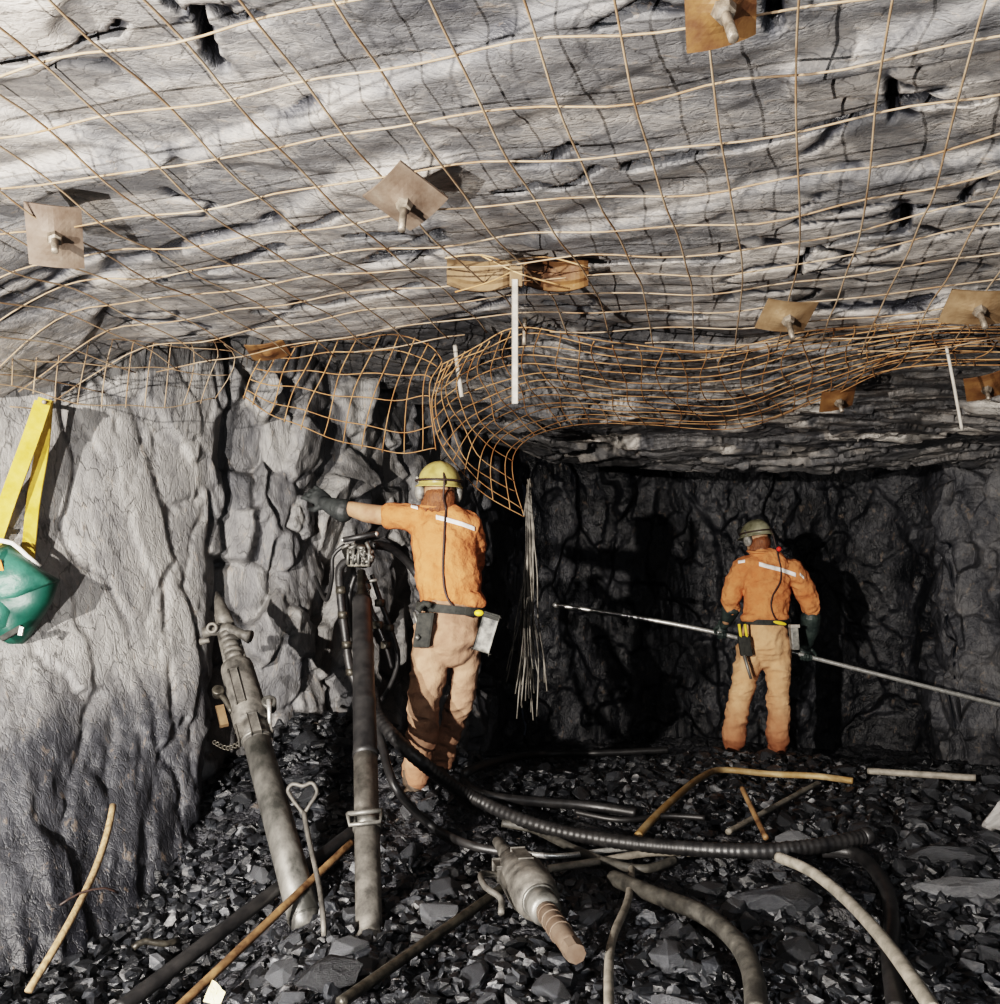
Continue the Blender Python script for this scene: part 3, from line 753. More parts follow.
# timber stick against the left wall
rod('wooden_stick', [P(113, 805, 3.50), P(108, 830, 3.42), P(95, 870, 3.28), P(68, 925, 3.05), P(28, 992, 2.85)], .0125, M['wood'], 'long curved wooden stick leaning on the foot of the left wall', 'stick')
rod('thin_wire', [P(60, 905, 3.1), P(80, 893, 3.15), P(105, 888, 3.2), P(118, 893, 3.25)], .004, M['cord'], 'thin dark wire on the left wall crossing the wooden stick', 'wire')
groundrod('black_pipe', (118, 1010), (352, 832), .026, M['rubber'], 'black pipe slanting from the bottom edge to the standing drill', 'pipe', .07, .07, 12)
groundrod('rusty_pipe', (176, 1010), (352, 842), .015, M['rustpipe'], 'rust-streaked thin pipe beside the black pipe', 'pipe', .09, .09, 10)
groundrod('flat_steel_bar', (340, 1003), (503, 888), .017, M['steel_dark'], 'dark steel bar slanting up to the lying drill', 'bar', .06, .07)
rod('bent_bracket', [G(133, 948, .07), G(145, 941, .08), G(165, 944, .06), G(178, 940, .05)], .012, M['steel_dark'], 'dark bent metal strip on the ground at the foot of the wall', 'metal strip')
# cream scrap
mb = MB(); c = G(214, 994, .09); vs = []; K = 10
for j in range(3):
    for i in range(K):
        a = 2*math.pi*i/K; rr = (.012, .022, .034)[j]*(1+.35*math.sin(i*2.3+1)*(j/2)); vs.append(c+Vector((rr*math.cos(a)*.8, rr*math.sin(a)*.5, rr*math.sin(a)*.9+.006*math.sin(i*3+j))))
fs = [(j*K+i, j*K+(i+1) % K, (j+1)*K+(i+1) % K, (j+1)*K+i) for j in range(2) for i in range(K)]+[tuple(range(K))]
mb.add(vs, fs, False); so = mb.build('paper_scrap', M['paper']); sm = so.modifiers.new('s', 'SOLIDIFY'); sm.thickness = .002
tag(so, 'small crumpled cream paper scrap at the bottom of the view', 'scrap')
# bar with a loop handle
c = P(322, 932, 3.1); o = thing('hooked_bar', c, 'thin steel bar with a triangular loop handle leaning between the two drills', 'bar')
sp = spline([P(324, 936, 3.05), P(323, 915, 3.08), P(318, 880, 3.2), P(308, 835, 3.4), P(304, 812, 3.48)], .03)
mb = MB(); mb.tube(sp, .0095, 10); mb.build('shaft', M['steel_dusty'], o)
mb = MB(); mb.tube(spline([P(304, 814, 3.48), P(293, 800, 3.5), P(288, 790, 3.52), P(293, 784, 3.52), P(303, 786, 3.52), P(312, 783, 3.52), P(317, 792, 3.51), P(311, 803, 3.49), P(304, 814, 3.48)], .01), .008, 8); mb.build('loop_handle', M['steel_dusty'], o)

# ------------------------------------------------------------------ rock drills
def axis_fn(A, B):
    def f(py):
        lo, hi = 0., 1.
        for _ in range(40):
            m = (lo+hi)/2; p = A.lerp(B, m); y_ = HZ-(p.z-CZ)/p.y*F
            if y_ > py: lo = m
            else: hi = m
        return A.lerp(B, (lo+hi)/2)
    return f
# 1. leaning drill
A = P(309, 934, 3.28); B = P(216, 590, 4.33); Q = axis_fn(A, B); ax = (B-A).normalized()
sd = Vector((1, .25, 0)); sd = (sd-ax*sd.dot(ax)).normalized(); fr = ax.cross(sd).normalized()
if fr.y > 0: fr = -fr
o = thing('rock_drill', A, 'scuffed silver air-leg rock drill leaning on the left wall', 'rock drill')
mb = MB(); a = Q(930); b = Q(735)
mb.tube([a, a+ax*.004, a+ax*.03, a+ax*.035, b], [.04, .055, .058, .0615, .0565], 28); mb.ring(a+ax*.05, ax, .061, .004); mb.ring(b-ax*.02, ax, .058, .006); mb.build('feed_leg', M['steel'], o)
mb = MB(); mb.tube([a-ax*.05, a-ax*.03, a+ax*.005], [.012, .03, .04], 14); mb.build('foot_spike', M['steel_dark'], o)
mb = MB(); a = Q(726); b = Q(664); mb.tube([a, a+ax*.006, a+ax*.02, b-ax*.03, b-ax*.01, b], [.055, .07, .078, .072, .068, .052], 24)
mb.box((a+b)/2+fr*.06-sd*.03, sd*.018, fr*.02, ax*.09); mb.build('cylinder_body', M['steel_dusty'], o)
mb = MB(); a = Q(742); b = Q(722); mb.tube([a, b], [.058, .060], 20); mb.box((a+b)/2+fr*.055, sd*.02, fr*.018, ax*.05); mb.box((a+b)/2+sd*.05, sd*.02, fr*.025, ax*.03); mb.box((a+b)/2-sd*.05, sd*.02, fr*.03, ax*.035); mb.build('leg_coupling', M['steel_dusty'], o)
mb = MB(); a = Q(666); b = Q(628); L = (b-a).length
for k in range(7): mb.cyl(a+ax*(L*k/7), a+ax*(L*(k+.8)/7), .046-.002*(k % 2)*4, .043)
for s_ in (-1, 1): mb.cyl(a+sd*.042*s_, b+sd*.036*s_, .011, n=10)
mb.build('ratchet_housing', M['steel_dusty'], o)
mb = MB(); c = Q(632)+fr*.02; l_ = P(203, 633, c.y-.02); r_ = P(250, 637, c.y-.03)
mb.tube([l_, l_.lerp(c, .3), c, r_.lerp(c, .3), r_], [.026, .020, .030, .022, .032], 14); mb.ring(P(212, 628, c.y-.05), (0, -1, .2), .020, .008, 18, 8); mb.cyl(P(200, 642, c.y), P(210, 640, c.y), .016, .012); mb.build('handle', M['steel_dusty'], o)
mb = MB(); a = Q(626); b = Q(592); mb.tube([a, a.lerp(b, .35), a.lerp(b, .4), a.lerp(b, .75), b], [.042, .038, .034, .022, .006], 14); mb.build('chuck', M['steel_dusty'], o)
mb = MB(); c = Q(713)+sd*.085+fr*.03; mb.cyl(c+fr*.03, c-fr*.03, .032, n=18); mb.cyl(c-sd*.05, c, .018)
mb.build('throttle_valve', M['steel'], o)
mb = MB(); e = P(270, 740, c.y-.06); mb.tube([c+fr*.035, c+fr*.04+(e-c)*.3, e], [.012, .010, .008], 10); mb.ball(e, .012); mb.build('throttle_lever', M['chrome'], o)
mb = MB(); c = Q(690)-sd*.105+fr*.02; mb.cyl(c+fr*.022, c-fr*.02, .026, n=18); mb.tube(spline([c, c-ax*.05+sd*.02, c-ax*.12+sd*.035], .02), .012, 8); mb.build('air_inlet', M['steel_dark'], o)
mb = MB(); c = P(222, 716, 4.02); mb.box(c, sd*.018, fr*.008, ax*.055); mb.build('tag_plate', M['plate_tan'], o)
mb = MB(); p0 = Q(738)-sd*.05; p1 = P(214, 742, 4.1); rr_ = spline([p0, p0.lerp(p1, .5)+Vector((0, 0, -.03)), p1], .02)
for i in range(0, len(rr_)-1): mb.ring(rr_[i], (1, 0, 0) if i % 2 else (0, 1, .3), .010, .003, 10, 5)
mb.build('chain', M['steel_dark'], o)

# 2. standing drill
A = P(370, 972, 2.98); B = P(361, 552, 4.40); Q = axis_fn(A, B); ax = (B-A).normalized(); sd = Vector((1, 0, 0)); sd = (sd-ax*sd.dot(ax)).normalized(); fr = ax.cross(sd)
if fr.y > 0: fr = -fr
o = thing('rock_drill', A, 'upright air-leg rock drill with a half black leg beside the reaching miner', 'rock drill')
mb = MB(); a = Q(972); b = Q(757); mb.tube([a, a+ax*.004, a+ax*.02, b], [.03, .042, .046, .0475], 26); mb.build('lower_leg', M['steel_dusty'], o)
mb = MB(); a = Q(757); b = Q(600); K = 40; mb.tube([a.lerp(b, k/K) for k in range(K+1)], [.0485-.004*k/K+(.003 if k in (0, 1, 12, 13, 26, 27, 39) else 0) for k in range(K+1)], 24); mb.build('upper_leg', M['rubber'], o)
mb = MB(); c = Q(825); mb.tube([c-ax*.02, c+ax*.02], [.053, .053], 24)
hp = [c+fr*.03-sd*.06, c+fr*.075-sd*.062+ax*.01, c+fr*.08-sd*.055-ax*.04, c+fr*.08+sd*.055-ax*.04, c+fr*.075+sd*.062+ax*.01, c+fr*.03+sd*.06]
mb.tube(hp, .008, 8); mb.tube([hp[1], hp[4]], .010, 8); mb.build('carry_handle', M['steel'], o)
mb = MB(); a = Q(602); b = Q(572); mb.tube([a, a+ax*.01, a+ax*.05, a+ax*.055, b], [.042, .034, .030, .022, .020], 16); mb.build('leg_joint', M['steel_dark'], o)
hd = P(361, 556, 4.38)
mb = MB(); back_ = Vector((-.35, .93, .12)).normalized(); mb.tube([hd-back_*.06, hd-back_*.05, hd+back_*.02, hd+back_*.03, hd+back_*.2, hd+back_*.21, hd+back_*.34], [.04, .056, .060, .05, .05, .036, .03], 20)
mb.box(hd+Vector((0, -.05, -.02)), (.055, 0, 0), (0, .03, 0), (0, 0, .035)); mb.build('drill_body', M['steel_dark'], o)
mb = MB(); rg = random.Random(3)
for i in range(26):
    c = hd+Vector((rg.uniform(-.06, .065), -.075-rg.uniform(0, .02), rg.uniform(-.05, .055))); d_ = Vector((rg.uniform(-1, 1), rg.uniform(-.6, .2), rg.uniform(-.5, .5))).normalized()*rg.uniform(.008, .022)
    mb.cyl(c-d_, c+d_, rg.uniform(.006, .012), n=8)
for k in range(5): mb.cyl(hd+Vector((-.05+.025*k, -.09, -.045)), hd+Vector((-.045+.025*k, -.095, .03)), .008, n=8)
mb.build('valve_block', M['steel'], o)
mb = MB(); l_ = P(343, 540, 4.26); r_ = P(376, 534, 4.26); mb.cyl(l_, r_, .014); mb.build('handle_grip', M['rubber'], o)
for e_ in (l_, r_): mb = MB(); mb.ball(e_, .012); mb.build('handle_end', M['chrome'], o)
mb = MB(); c = P(366, 582, 4.34); mb.cyl(c+Vector((-.02, -.02, .03)), c+Vector((.01, -.03, -.04)), .024); mb.cyl(c+Vector((.0, -.04, 0)), c+Vector((.06, -.05, .01)), .008); mb.ring(c+Vector((0, -.04, -.05)), (0, 1, .2), .02, .006); mb.build('swivel', M['steel'], o)
def part_hose(pts, r, name='hose'):
    mb = MB(); mb.tube(spline(pts, .02), r, 10); return mb.build(name, M['rubber'], o)
part_hose([P(352, 560, 4.36), P(340, 568, 4.34), P(341, 600, 4.31), P(346, 640, 4.28), P(350, 668, 4.26), P(358, 690, 4.26), P(366, 712, 4.31)], .021)
part_hose([P(372, 575, 4.36), P(380, 600, 4.34), P(391, 630, 4.34), P(398, 660, 4.36), P(388, 690, 4.41), P(376, 705, 4.46)], .012)
part_hose([P(355, 575, 4.36), P(349, 600, 4.36), P(354, 640, 4.34), P(359, 680, 4.36)], .012)
part_hose([P(372, 545, 4.38), P(388, 547, 4.46), P(404, 558, 4.54), P(418, 576, 4.58), P(428, 595, 4.5)], .022)
part_hose([P(364, 575, 4.34), P(372, 610, 4.31), P(384, 640, 4.31), P(392, 668, 4.34)], .009)
part_hose([P(345, 545, 4.32), P(333, 556, 4.33), P(332, 578, 4.36), P(326, 600, 4.46), P(315, 577, 4.66)], .010)
for p in ((341, 590, 4.31), (343, 615, 4.29), (347, 645, 4.27), (380, 603, 4.33), (389, 628, 4.33), (378, 625, 4.30), (386, 645, 4.30), (351, 672, 4.26)):
    c = P(*p); mb = MB(); mb.tube([c-Vector((0, 0, .018)), c-Vector((0, 0, .016)), c+Vector((0, 0, .016)), c+Vector((0, 0, .018))], [.02, .026, .026, .02], 10); mb.build('hose_clamp', M['steel_dark'], o)

# 3. drill lying on the rubble
A = G(498, 842, .10); B = G(562, 934, .10); o = thing('rock_drill', A, 'dusty rock drill body lying on the rubble with its chuck end toward the camera', 'rock drill')
ax = (B-A).normalized(); up = Vector((0, 0, 1)); sd = ax.cross(up).normalized(); up = sd.cross(ax); L = (B-A).length; T = lambda t, s_=0, u_=0: A+ax*(L*t)+sd*s_+up*u_
mb = MB(); mb.tube([T(-.02), T(0), T(.12), T(.14), T(.3)], [.018, .024, .024, .03, .028], 14); mb.build('rear_shank', M['steel_dusty'], o)
mb = MB(); mb.tube([T(.26), T(.3), T(.42), T(.62), T(.70), T(.72)], [.03, .062, .082, .085, .074, .05], 22)
mb.box(T(.45, 0, .06), ax*.07, sd*.022, up*.022); mb.box(T(.4, .06, .01), ax*.05, sd*.025, up*.025); mb.box(T(.4, -.06, .0), ax*.06, sd*.025, up*.025)
mb.build('drill_body', M['steel_dusty'], o)
mb = MB(); mb.tube([T(.70), T(.71), T(.80), T(.81)], [.05, .055, .053, .04], 20); mb.ring(T(.72), ax, .054, .007); mb.build('front_head', M['steel'], o)
mb = MB(); mb.tube([T(.80), T(.81), T(1.08), T(1.10)], [.03, .034, .032, .026], 16)
for i in range(4): mb.ring(T(.84+.05*i), ax, .034, .003, 16, 6)
mb.tube([T(1.09), T(1.10), T(1.15)], [.022, .034, .030], 8, sm=False); mb.build('chuck', M['plate'], o)
mb = MB(); s_ = -1 if P(0, 0, 1).x < 0 and sd.x > 0 else 1
c = T(.5, .0, 0); hs = spline([T(.42, .08*s_, .0), T(.46, .15*s_, .02), T(.6, .16*s_, .02), T(.66, .12*s_, 0), T(.72, .13*s_, -.03)], .02); mb.tube(hs, .011, 10); mb.build('handle', M['steel_dusty'], o)
for t in (.1, .3, .5, .7, .9, 1.05): 
    for dx in (-.06, 0, .06): hose_guard.append((T(t).x+dx, T(t).y))

# ------------------------------------------------------------------ scattered rock
def build_stones():
    base = []
    for s_ in range(26):
        bm = stone_hull(100+s_, .6, 14); bm.verts.index_update()
        base.append((np.array([v.co[:] for v in bm.verts]), [[v.index for v in f.verts] for f in bm.faces])); bm.free()
    rg = random.Random(21); VV = []; FF = []; TT = []; off = 0
    for i in range(24000):
        if i < 17000:
            D = 1.9+(7.2-1.9)*rg.random()**1.1; px = rg.uniform(-40, 1050); x_ = (px-500)/F*D; s_ = rg.choice((.010, .014, .018, .024, .032, .042))*rg.uniform(.8, 1.25)
        else:
            D = rg.uniform(1.9, 6.6); px = rg.uniform(-40, 1050); x_ = (px-500)/F*D; s_ = rg.uniform(.028, .052)
        if s_ > .03 and near_guard(x_, D, s_*.8): continue
        v, f = base[rg.randrange(len(base))]
        e = Matrix.Rotation(rg.uniform(0, 6.28), 3, 'Z') @ Matrix.Rotation(rg.gauss(0, .45), 3, 'X') @ Matrix.Rotation(rg.gauss(0, .45), 3, 'Y')
        w = (v*s_) @ np.array(e).T + np.array([x_, D, float(floorz(np.float64(x_), np.float64(D)))-.01+s_*.15+rg.uniform(-.02, .02)])
        VV.append(w); FF += [[k+off for k in ff] for ff in f]; off += len(w); TT += [(-.07+.42*rg.random()**4)]*len(w)
    me = bpy.data.meshes.new('gravel'); me.from_pydata(np.concatenate(VV).tolist(), [], FF); me.update()
    at = me.attributes.new('tone', 'FLOAT', 'POINT'); at.data.foreach_set('value', np.array(TT, np.float32))
    me.materials.append(M['stone']); o = bpy.data.objects.new('gravel', me); COL.objects.link(o)
    tag(o, 'small dark broken rock fragments covering the whole floor', 'rubble', kind='stuff')
    protos = []
    for s_ in range(14):
        bm = stone_hull(300+s_, .55, 20); bmesh.ops.bevel(bm, geom=bm.edges[:], offset=.03, segments=1, affect='EDGES')
        me = bpy.data.meshes.new('rock'); bm.to_mesh(me); bm.free(); me.materials.append(M['stone']); protos.append(me)
    n = 0; tries = 0; placed = []
    while n < 280 and tries < 6000:
        tries += 1
        D = 2.2+(6.6-2.2)*rg.random()**1.3; px = rg.uniform(0, 1000); x_ = (px-500)/F*D; s_ = rg.uniform(.045, .10)
        if near_guard(x_, D, s_): continue
        if D > 2.6 and px < 240: continue
        if any((x_-a)**2+(D-b)**2 < (.8*(s_+c_))**2 for a, b, c_ in placed): continue
        o = bpy.data.objects.new('rock', protos[n % 14]); COL.objects.link(o)
        o.location = (x_, D, float(floorz(np.float64(x_), np.float64(D)))+s_*.12)
        o.rotation_euler = (rg.gauss(0, .35), rg.gauss(0, .35), rg.uniform(0, 6.28)); o.scale = (s_, s_, s_)
        placed.append((x_, D, s_))
        tag(o, 'dark angular piece of broken rock lying in the rubble', 'rock', 'broken rocks in the rubble'); n += 1
build_stones()
def boulder(px, py, sx, sy, sz, rz, seed, label, tone=0., tilt=0., flat=.5, lift=0.):
    bm = stone_hull(seed, flat, 26)
    bmesh.ops.bevel(bm, geom=bm.edges[:], offset=.02, segments=1, affect='EDGES')
    bmesh.ops.triangulate(bm, faces=bm.faces[:]); bmesh.ops.subdivide_edges(bm, edges=bm.edges[:], cuts=2, use_grid_fill=True)
    me = bpy.data.meshes.new('boulder'); bm.to_mesh(me); bm.free()
    n = len(me.vertices); co = np.zeros(n*3); me.vertices.foreach_get('co', co); co = co.reshape(-1, 3)
    f_, e_, r_ = facets(co*np.array([2, 2, 5])+seed, seed, 1, .2); co *= (1-.10*f_)[:, None]
    me.vertices.foreach_set('co', co.ravel()); me.update()
    at = me.attributes.new('tone', 'FLOAT', 'POINT'); at.data.foreach_set('value', np.full(n, tone, np.float32))
    me.materials.append(M['stone']); o = bpy.data.objects.new('boulder', me); COL.objects.link(o)
    g = G(px, py, .0); o.location = g+Vector((0, 0, lift)); o.rotation_euler = (tilt, 0, rz); o.scale = (sx, sy, sz)
    return tag(o, label, 'rock')
boulder(780, 912, .20, .13, .13, .1, 501, 'broad flat slab with a pale top below the middle of the ribbed hose', .10, .15, .4, .04)
boulder(330, 992, .12, .11, .15, .5, 502, 'dark rounded boulder at the foot of the standing drill', -.05, lift=.05)
boulder(668, 968, .10, .10, .12, 1.2, 503, 'dark squat boulder between the thick grey hose and narrow pale hose', -.05, lift=.03)
boulder(1014, 838, .15, .13, .12, 0, 504, 'pale smooth rounded boulder at the right edge', .62, flat=.9, lift=.10)
boulder(968, 900, .20, .11, .13, -.2, 505, 'pale blue-grey slab at the right edge of the rubble', .24, .2, .4, .04)
boulder(945, 862, .20, .10, .11, -.1, 506, 'dark flat slab below the pale rounded boulder', 0., .1, .4, .03)
boulder(485, 885, .055, .05, .05, .3, 507, 'pale grey block left of the lying drill', .3)
boulder(450, 858, .07, .06, .05, .8, 508, 'mid grey block above the pale grey block', .15)
boulder(560, 785, .10, .08, .07, .2, 509, 'grey angular block inside the loop of black hose', .12)
boulder(475, 745, .10, .1, .09, .5, 510, 'dark block behind the near miner by the hanging cords', .02)
boulder(850, 880, .10, .07, .05, .4, 511, 'dark flat stone between the pale hose and the arched hose', .04)
boulder(300, 780, .09, .09, .08, .4, 512, 'dark block behind the looped handle bar', .03)

# ------------------------------------------------------------------ people
def remeshed(mb, name, mat, voxel, parent, smooth=2, wr=0., wscale=(9, 9, 9), seed=1, it=.5):
    me = mb.mesh('tmp'); ob = bpy.data.objects.new('tmp', me); COL.objects.link(ob)
    m = ob.modifiers.new('r', 'REMESH'); m.mode = 'VOXEL'; m.voxel_size = voxel; m.use_smooth_shade = True
    if smooth: s_ = ob.modifiers.new('s', 'SMOOTH'); s_.iterations = smooth; s_.factor = it
    dg = bpy.context.evaluated_depsgraph_get(); dg.update()
    nm = bpy.data.meshes.new_from_object(ob.evaluated_get(dg)); nm.name = name
    bpy.data.objects.remove(ob)
    if wr:
        n = len(nm.vertices); co = np.zeros(n*3); nm.vertices.foreach_get('co', co); co = co.reshape(-1, 3)
        no = np.zeros(n*3); nm.vertices.foreach_get('normal', no); no = no.reshape(-1, 3)
        q = co*np.array(wscale); q2 = q+.8*np.stack([fbm(q*.5, seed+k, 2) for k in range(3)], 1)
        w = 1-2*np.abs(fbm(q2, seed+9, 3)); w = w+.5*(1-2*np.abs(fbm(q2*2.1+5, seed+19, 2)))
        co = co+no*(wr*(w-.8))[:, None]; nm.vertices.foreach_set('co', co.ravel()); nm.update()
    nm.polygons.foreach_set('use_smooth', [True]*len(nm.polygons))
    nm.materials.clear(); nm.materials.append(mat)
    o = bpy.data.objects.new(name, nm); link(o, parent); return o
def limb(mb, pts, r, rb=None, side=(1, 0, 0), n=18):
    """tapering closed limb with rounded ends"""
    P_ = [Vector(p) for p in pts]; rb = rb or r
    t0 = (P_[0]-P_[1]).normalized(); t1 = (P_[-1]-P_[-2]).normalized()
    PP = [P_[0]+t0*r[0]*.6, P_[0]+t0*r[0]*.4]+P_+[P_[-1]+t1*r[-1]*.4, P_[-1]+t1*r[-1]*.6]
    R1 = [r[0]*.3, r[0]*.75]+list(r)+[r[-1]*.75, r[-1]*.3]; R2 = [rb[0]*.3, rb[0]*.75]+list(rb)+[rb[-1]*.75, rb[-1]*.3]
    mb.tube(PP, R1, n, ell=R2, side=side)
def head(mb, c, up, fwd, s=1.):
    """skull, jaw, nose, brow, ears around the head centre"""
    up = Vector(up).normalized(); fwd = Vector(fwd); fwd = (fwd-up*fwd.dot(up)).normalized(); rt = fwd.cross(up)
    mb.ball(c+up*.025*s, 1, rt*.076*s, fwd*.096*s, up*.095*s)
    mb.ball(c+fwd*.025*s-up*.045*s, 1, rt*.058*s, fwd*.066*s, up*.070*s)
    mb.ball(c+fwd*.070*s-up*.090*s, 1, rt*.026*s, fwd*.022*s, up*.022*s)
    mb.tube([c+fwd*.086*s+up*.012*s, c+fwd*.104*s-up*.022*s, c+fwd*.094*s-up*.034*s], [.009*s, .014*s, .012*s], 10)
    for q in (-1, 1):
        mb.ball(c+rt*.077*q*s-up*.012*s-fwd*.005*s, 1, rt*.010*s, fwd*.018*s, up*.030*s)
        mb.ball(c+fwd*.080*s+rt*.03*q*s+up*.018*s, 1, rt*.018*s, fwd*.012*s, up*.008*s)
    mb.tube([c+fwd*.088*s-up*.058*s-rt*.022*s, c+fwd*.094*s-up*.056*s, c+fwd*.088*s-up*.058*s+rt*.022*s], [.004*s, .008*s, .004*s], 8)
    return up, fwd, rt
def hand(mb, wrist, d, n, curl=(20, 25, 20), s=1., thumb=1, spread=.1):
    """palm, four fingers of unequal length bending toward n, thumb off the side"""
    wrist = Vector(wrist); d = Vector(d).normalized(); n = Vector(n); n = (n-d*n.dot(d)).normalized(); sv = d.cross(n)*thumb
    mb.tube([wrist-d*.02*s, wrist, wrist+d*.03*s, wrist+d*.075*s, wrist+d*.095*s, wrist+d*.1*s], [.028*s, .029*s, .038*s, .044*s, .040*s, .03*s], 16, ell=[.022*s, .022*s, .020*s, .018*s, .014*s, .010*s], side=sv)
    for k, (off, ln) in enumerate(((.033, .078), (.011, .088), (-.011, .082), (-.032, .064))):
        p = wrist+d*.088*s+sv*off*s; a = 0; pts = [p-d*.02*s, p]; dd = (d+sv*(off*spread*30)).normalized()
        for c_, fr_ in zip(curl, (.45, .31, .24)):
            a += math.radians(c_+2*k); q = dd*math.cos(a)+n*math.sin(a); p = p+q*(ln*fr_*s); pts.append(p)
        mb.tube(pts+[p+q*.005*s], [.0115*s, .0115*s, .011*s, .010*s, .0088*s, .005*s], 10)
    p = wrist+d*.022*s+sv*.028*s; c1 = p+(sv*.7+d*.6+n*.35).normalized()*.042*s; c2 = c1+(sv*.15+d*.8+n*(.3+curl[0]/60)).normalized()*.034*s; c3 = c2+(d*.7-sv*.1+n*(.5+curl[0]/60)).normalized()*.026*s
    mb.tube([p-d*.01*s, p, c1, c2, c3], [.014*s, .016*s, .0135*s, .012*s, .008*s], 10)
def ray_to(bvh, px, py, off=.004):
    c = Vector((0, 0, CZ)); d = (P(px, py, 1)-c).normalized(); h = bvh.ray_cast(c, d)
    return None if h[0] is None else h[0]-d*off
def bvh_of(*obs):
    vs = []; fs = []
    for ob in obs:
        b = len(vs); mw = Matrix.Translation(ob.matrix_parent_inverse.translation+Vector(ob.parent.location)) if ob.parent else Matrix()
        vs += [mw @ v.co for v in ob.data.vertices]; fs += [[i+b for i in p.vertices] for p in ob.data.polygons]
    return BVHTree.FromPolygons(vs, fs)
def wrap_band(bvh, pts, w, name, mat, parent, off=.005, th=.002):
    sp = []
    for i in range(len(pts)-1):
        for j in range(10): t = j/10; sp.append((pts[i][0]*(1-t)+pts[i+1][0]*t, pts[i][1]*(1-t)+pts[i+1][1]*t))
    sp.append(pts[-1]); rows = []
    for (a, b) in sp:
        r = [ray_to(bvh, a, b+w*k, off) for k in (-1, -.5, 0, .5, 1)]
        if all(q is not None for q in r): rows.append(r)
    mb = MB(); vs = [q for r in rows for q in r]; fs = [(5*i+k, 5*i+k+1, 5*i+6+k, 5*i+5+k) for i in range(len(rows)-1) for k in range(4)]
    mb.add(vs, fs, True); ob = mb.build(name, mat, parent); m = ob.modifiers.new('t', 'SOLIDIFY'); m.thickness = th*2; m.offset = 0; return ob
def wrap_cord(bvh, pts, r, name, mat, parent, extra=None):
    q = [ray_to(bvh, a, b, r+.004) or None for a, b in pts]; q = [v for v in q if v is not None]
    q = (extra or [])+q; mb = MB(); mb.tube(spline(q, .02), r, 8); return mb.build(name, mat, parent)
def hard_hat(c, up, fwd, mat, parent, s=1.):
    up = Vector(up).normalized(); fwd = Vector(fwd); fwd = (fwd-up*fwd.dot(up)).normalized(); rt = fwd.cross(up); mb = MB(); vs = []; U = 40; Vn = 12
    for j in range(Vn+1):
        a = math.pi/2*j/Vn
        for i in range(U):
            b = 2*math.pi*i/U; ridge = .006*max(0, math.cos(6*b/2))**6*math.sin(a)
            vs.append(c+rt*(math.sin(a)*math.cos(b)*(.108+ridge)*s)+fwd*(math.sin(a)*math.sin(b)*(.128+ridge)*s)+up*(math.cos(a)*(.115)*s+(.008*s if abs(math.cos(b)) < .2 else 0)*math.sin(a)))
    k0 = Vn*U
    for jj, (e, h) in enumerate(((1.0, -.006), (1.10, -.016), (1.12, -.020))):
        for i in range(U):
            b = 2*math.pi*i/U; pk = 1+.22*max(0, math.sin(b))**3*(e-1)*8
            vs.append(c+rt*(math.cos(b)*.110*e*s)+fwd*(math.sin(b)*.130*e*pk*s)+up*(h*s))
    fs = [(j*U+i, (j+1)*U+i, (j+1)*U+(i+1) % U, j*U+(i+1) % U) for j in range(Vn+3) for i in range(U)]
    mb.add(vs, fs); ob = mb.build('helmet', mat, parent); m = ob.modifiers.new('t', 'SOLIDIFY'); m.thickness = .004
    mb = MB(); ring = [c+rt*(math.cos(a)*.118*s)+fwd*(math.sin(a)*.138*s)+up*(.012*s) for a in [2*math.pi*i/30 for i in range(31)]]
    mb.tube(ring, .006*s, 8); rb = mb.build('helmet_band', M['cord'], parent)
    mb = MB(); l = c+fwd*.14*s+up*.05*s; mb.cyl(l-fwd*.02, l+fwd*.03, .03*s, .034*s, 18); mb.build('cap_lamp', M['rubber'], parent)
    for q in (-1, 1):
        mb = MB(); e = c+rt*.098*q*s-up*.045*s; mb.ball(e, 1, rt*.026*s, fwd*.040*s, up*.050*s); mb.tube([e+up*.04*s, e+up*.075*s+rt*.02*q*s], .006, 8); mb.build('ear_muff', M['battery'], parent)
    return rt

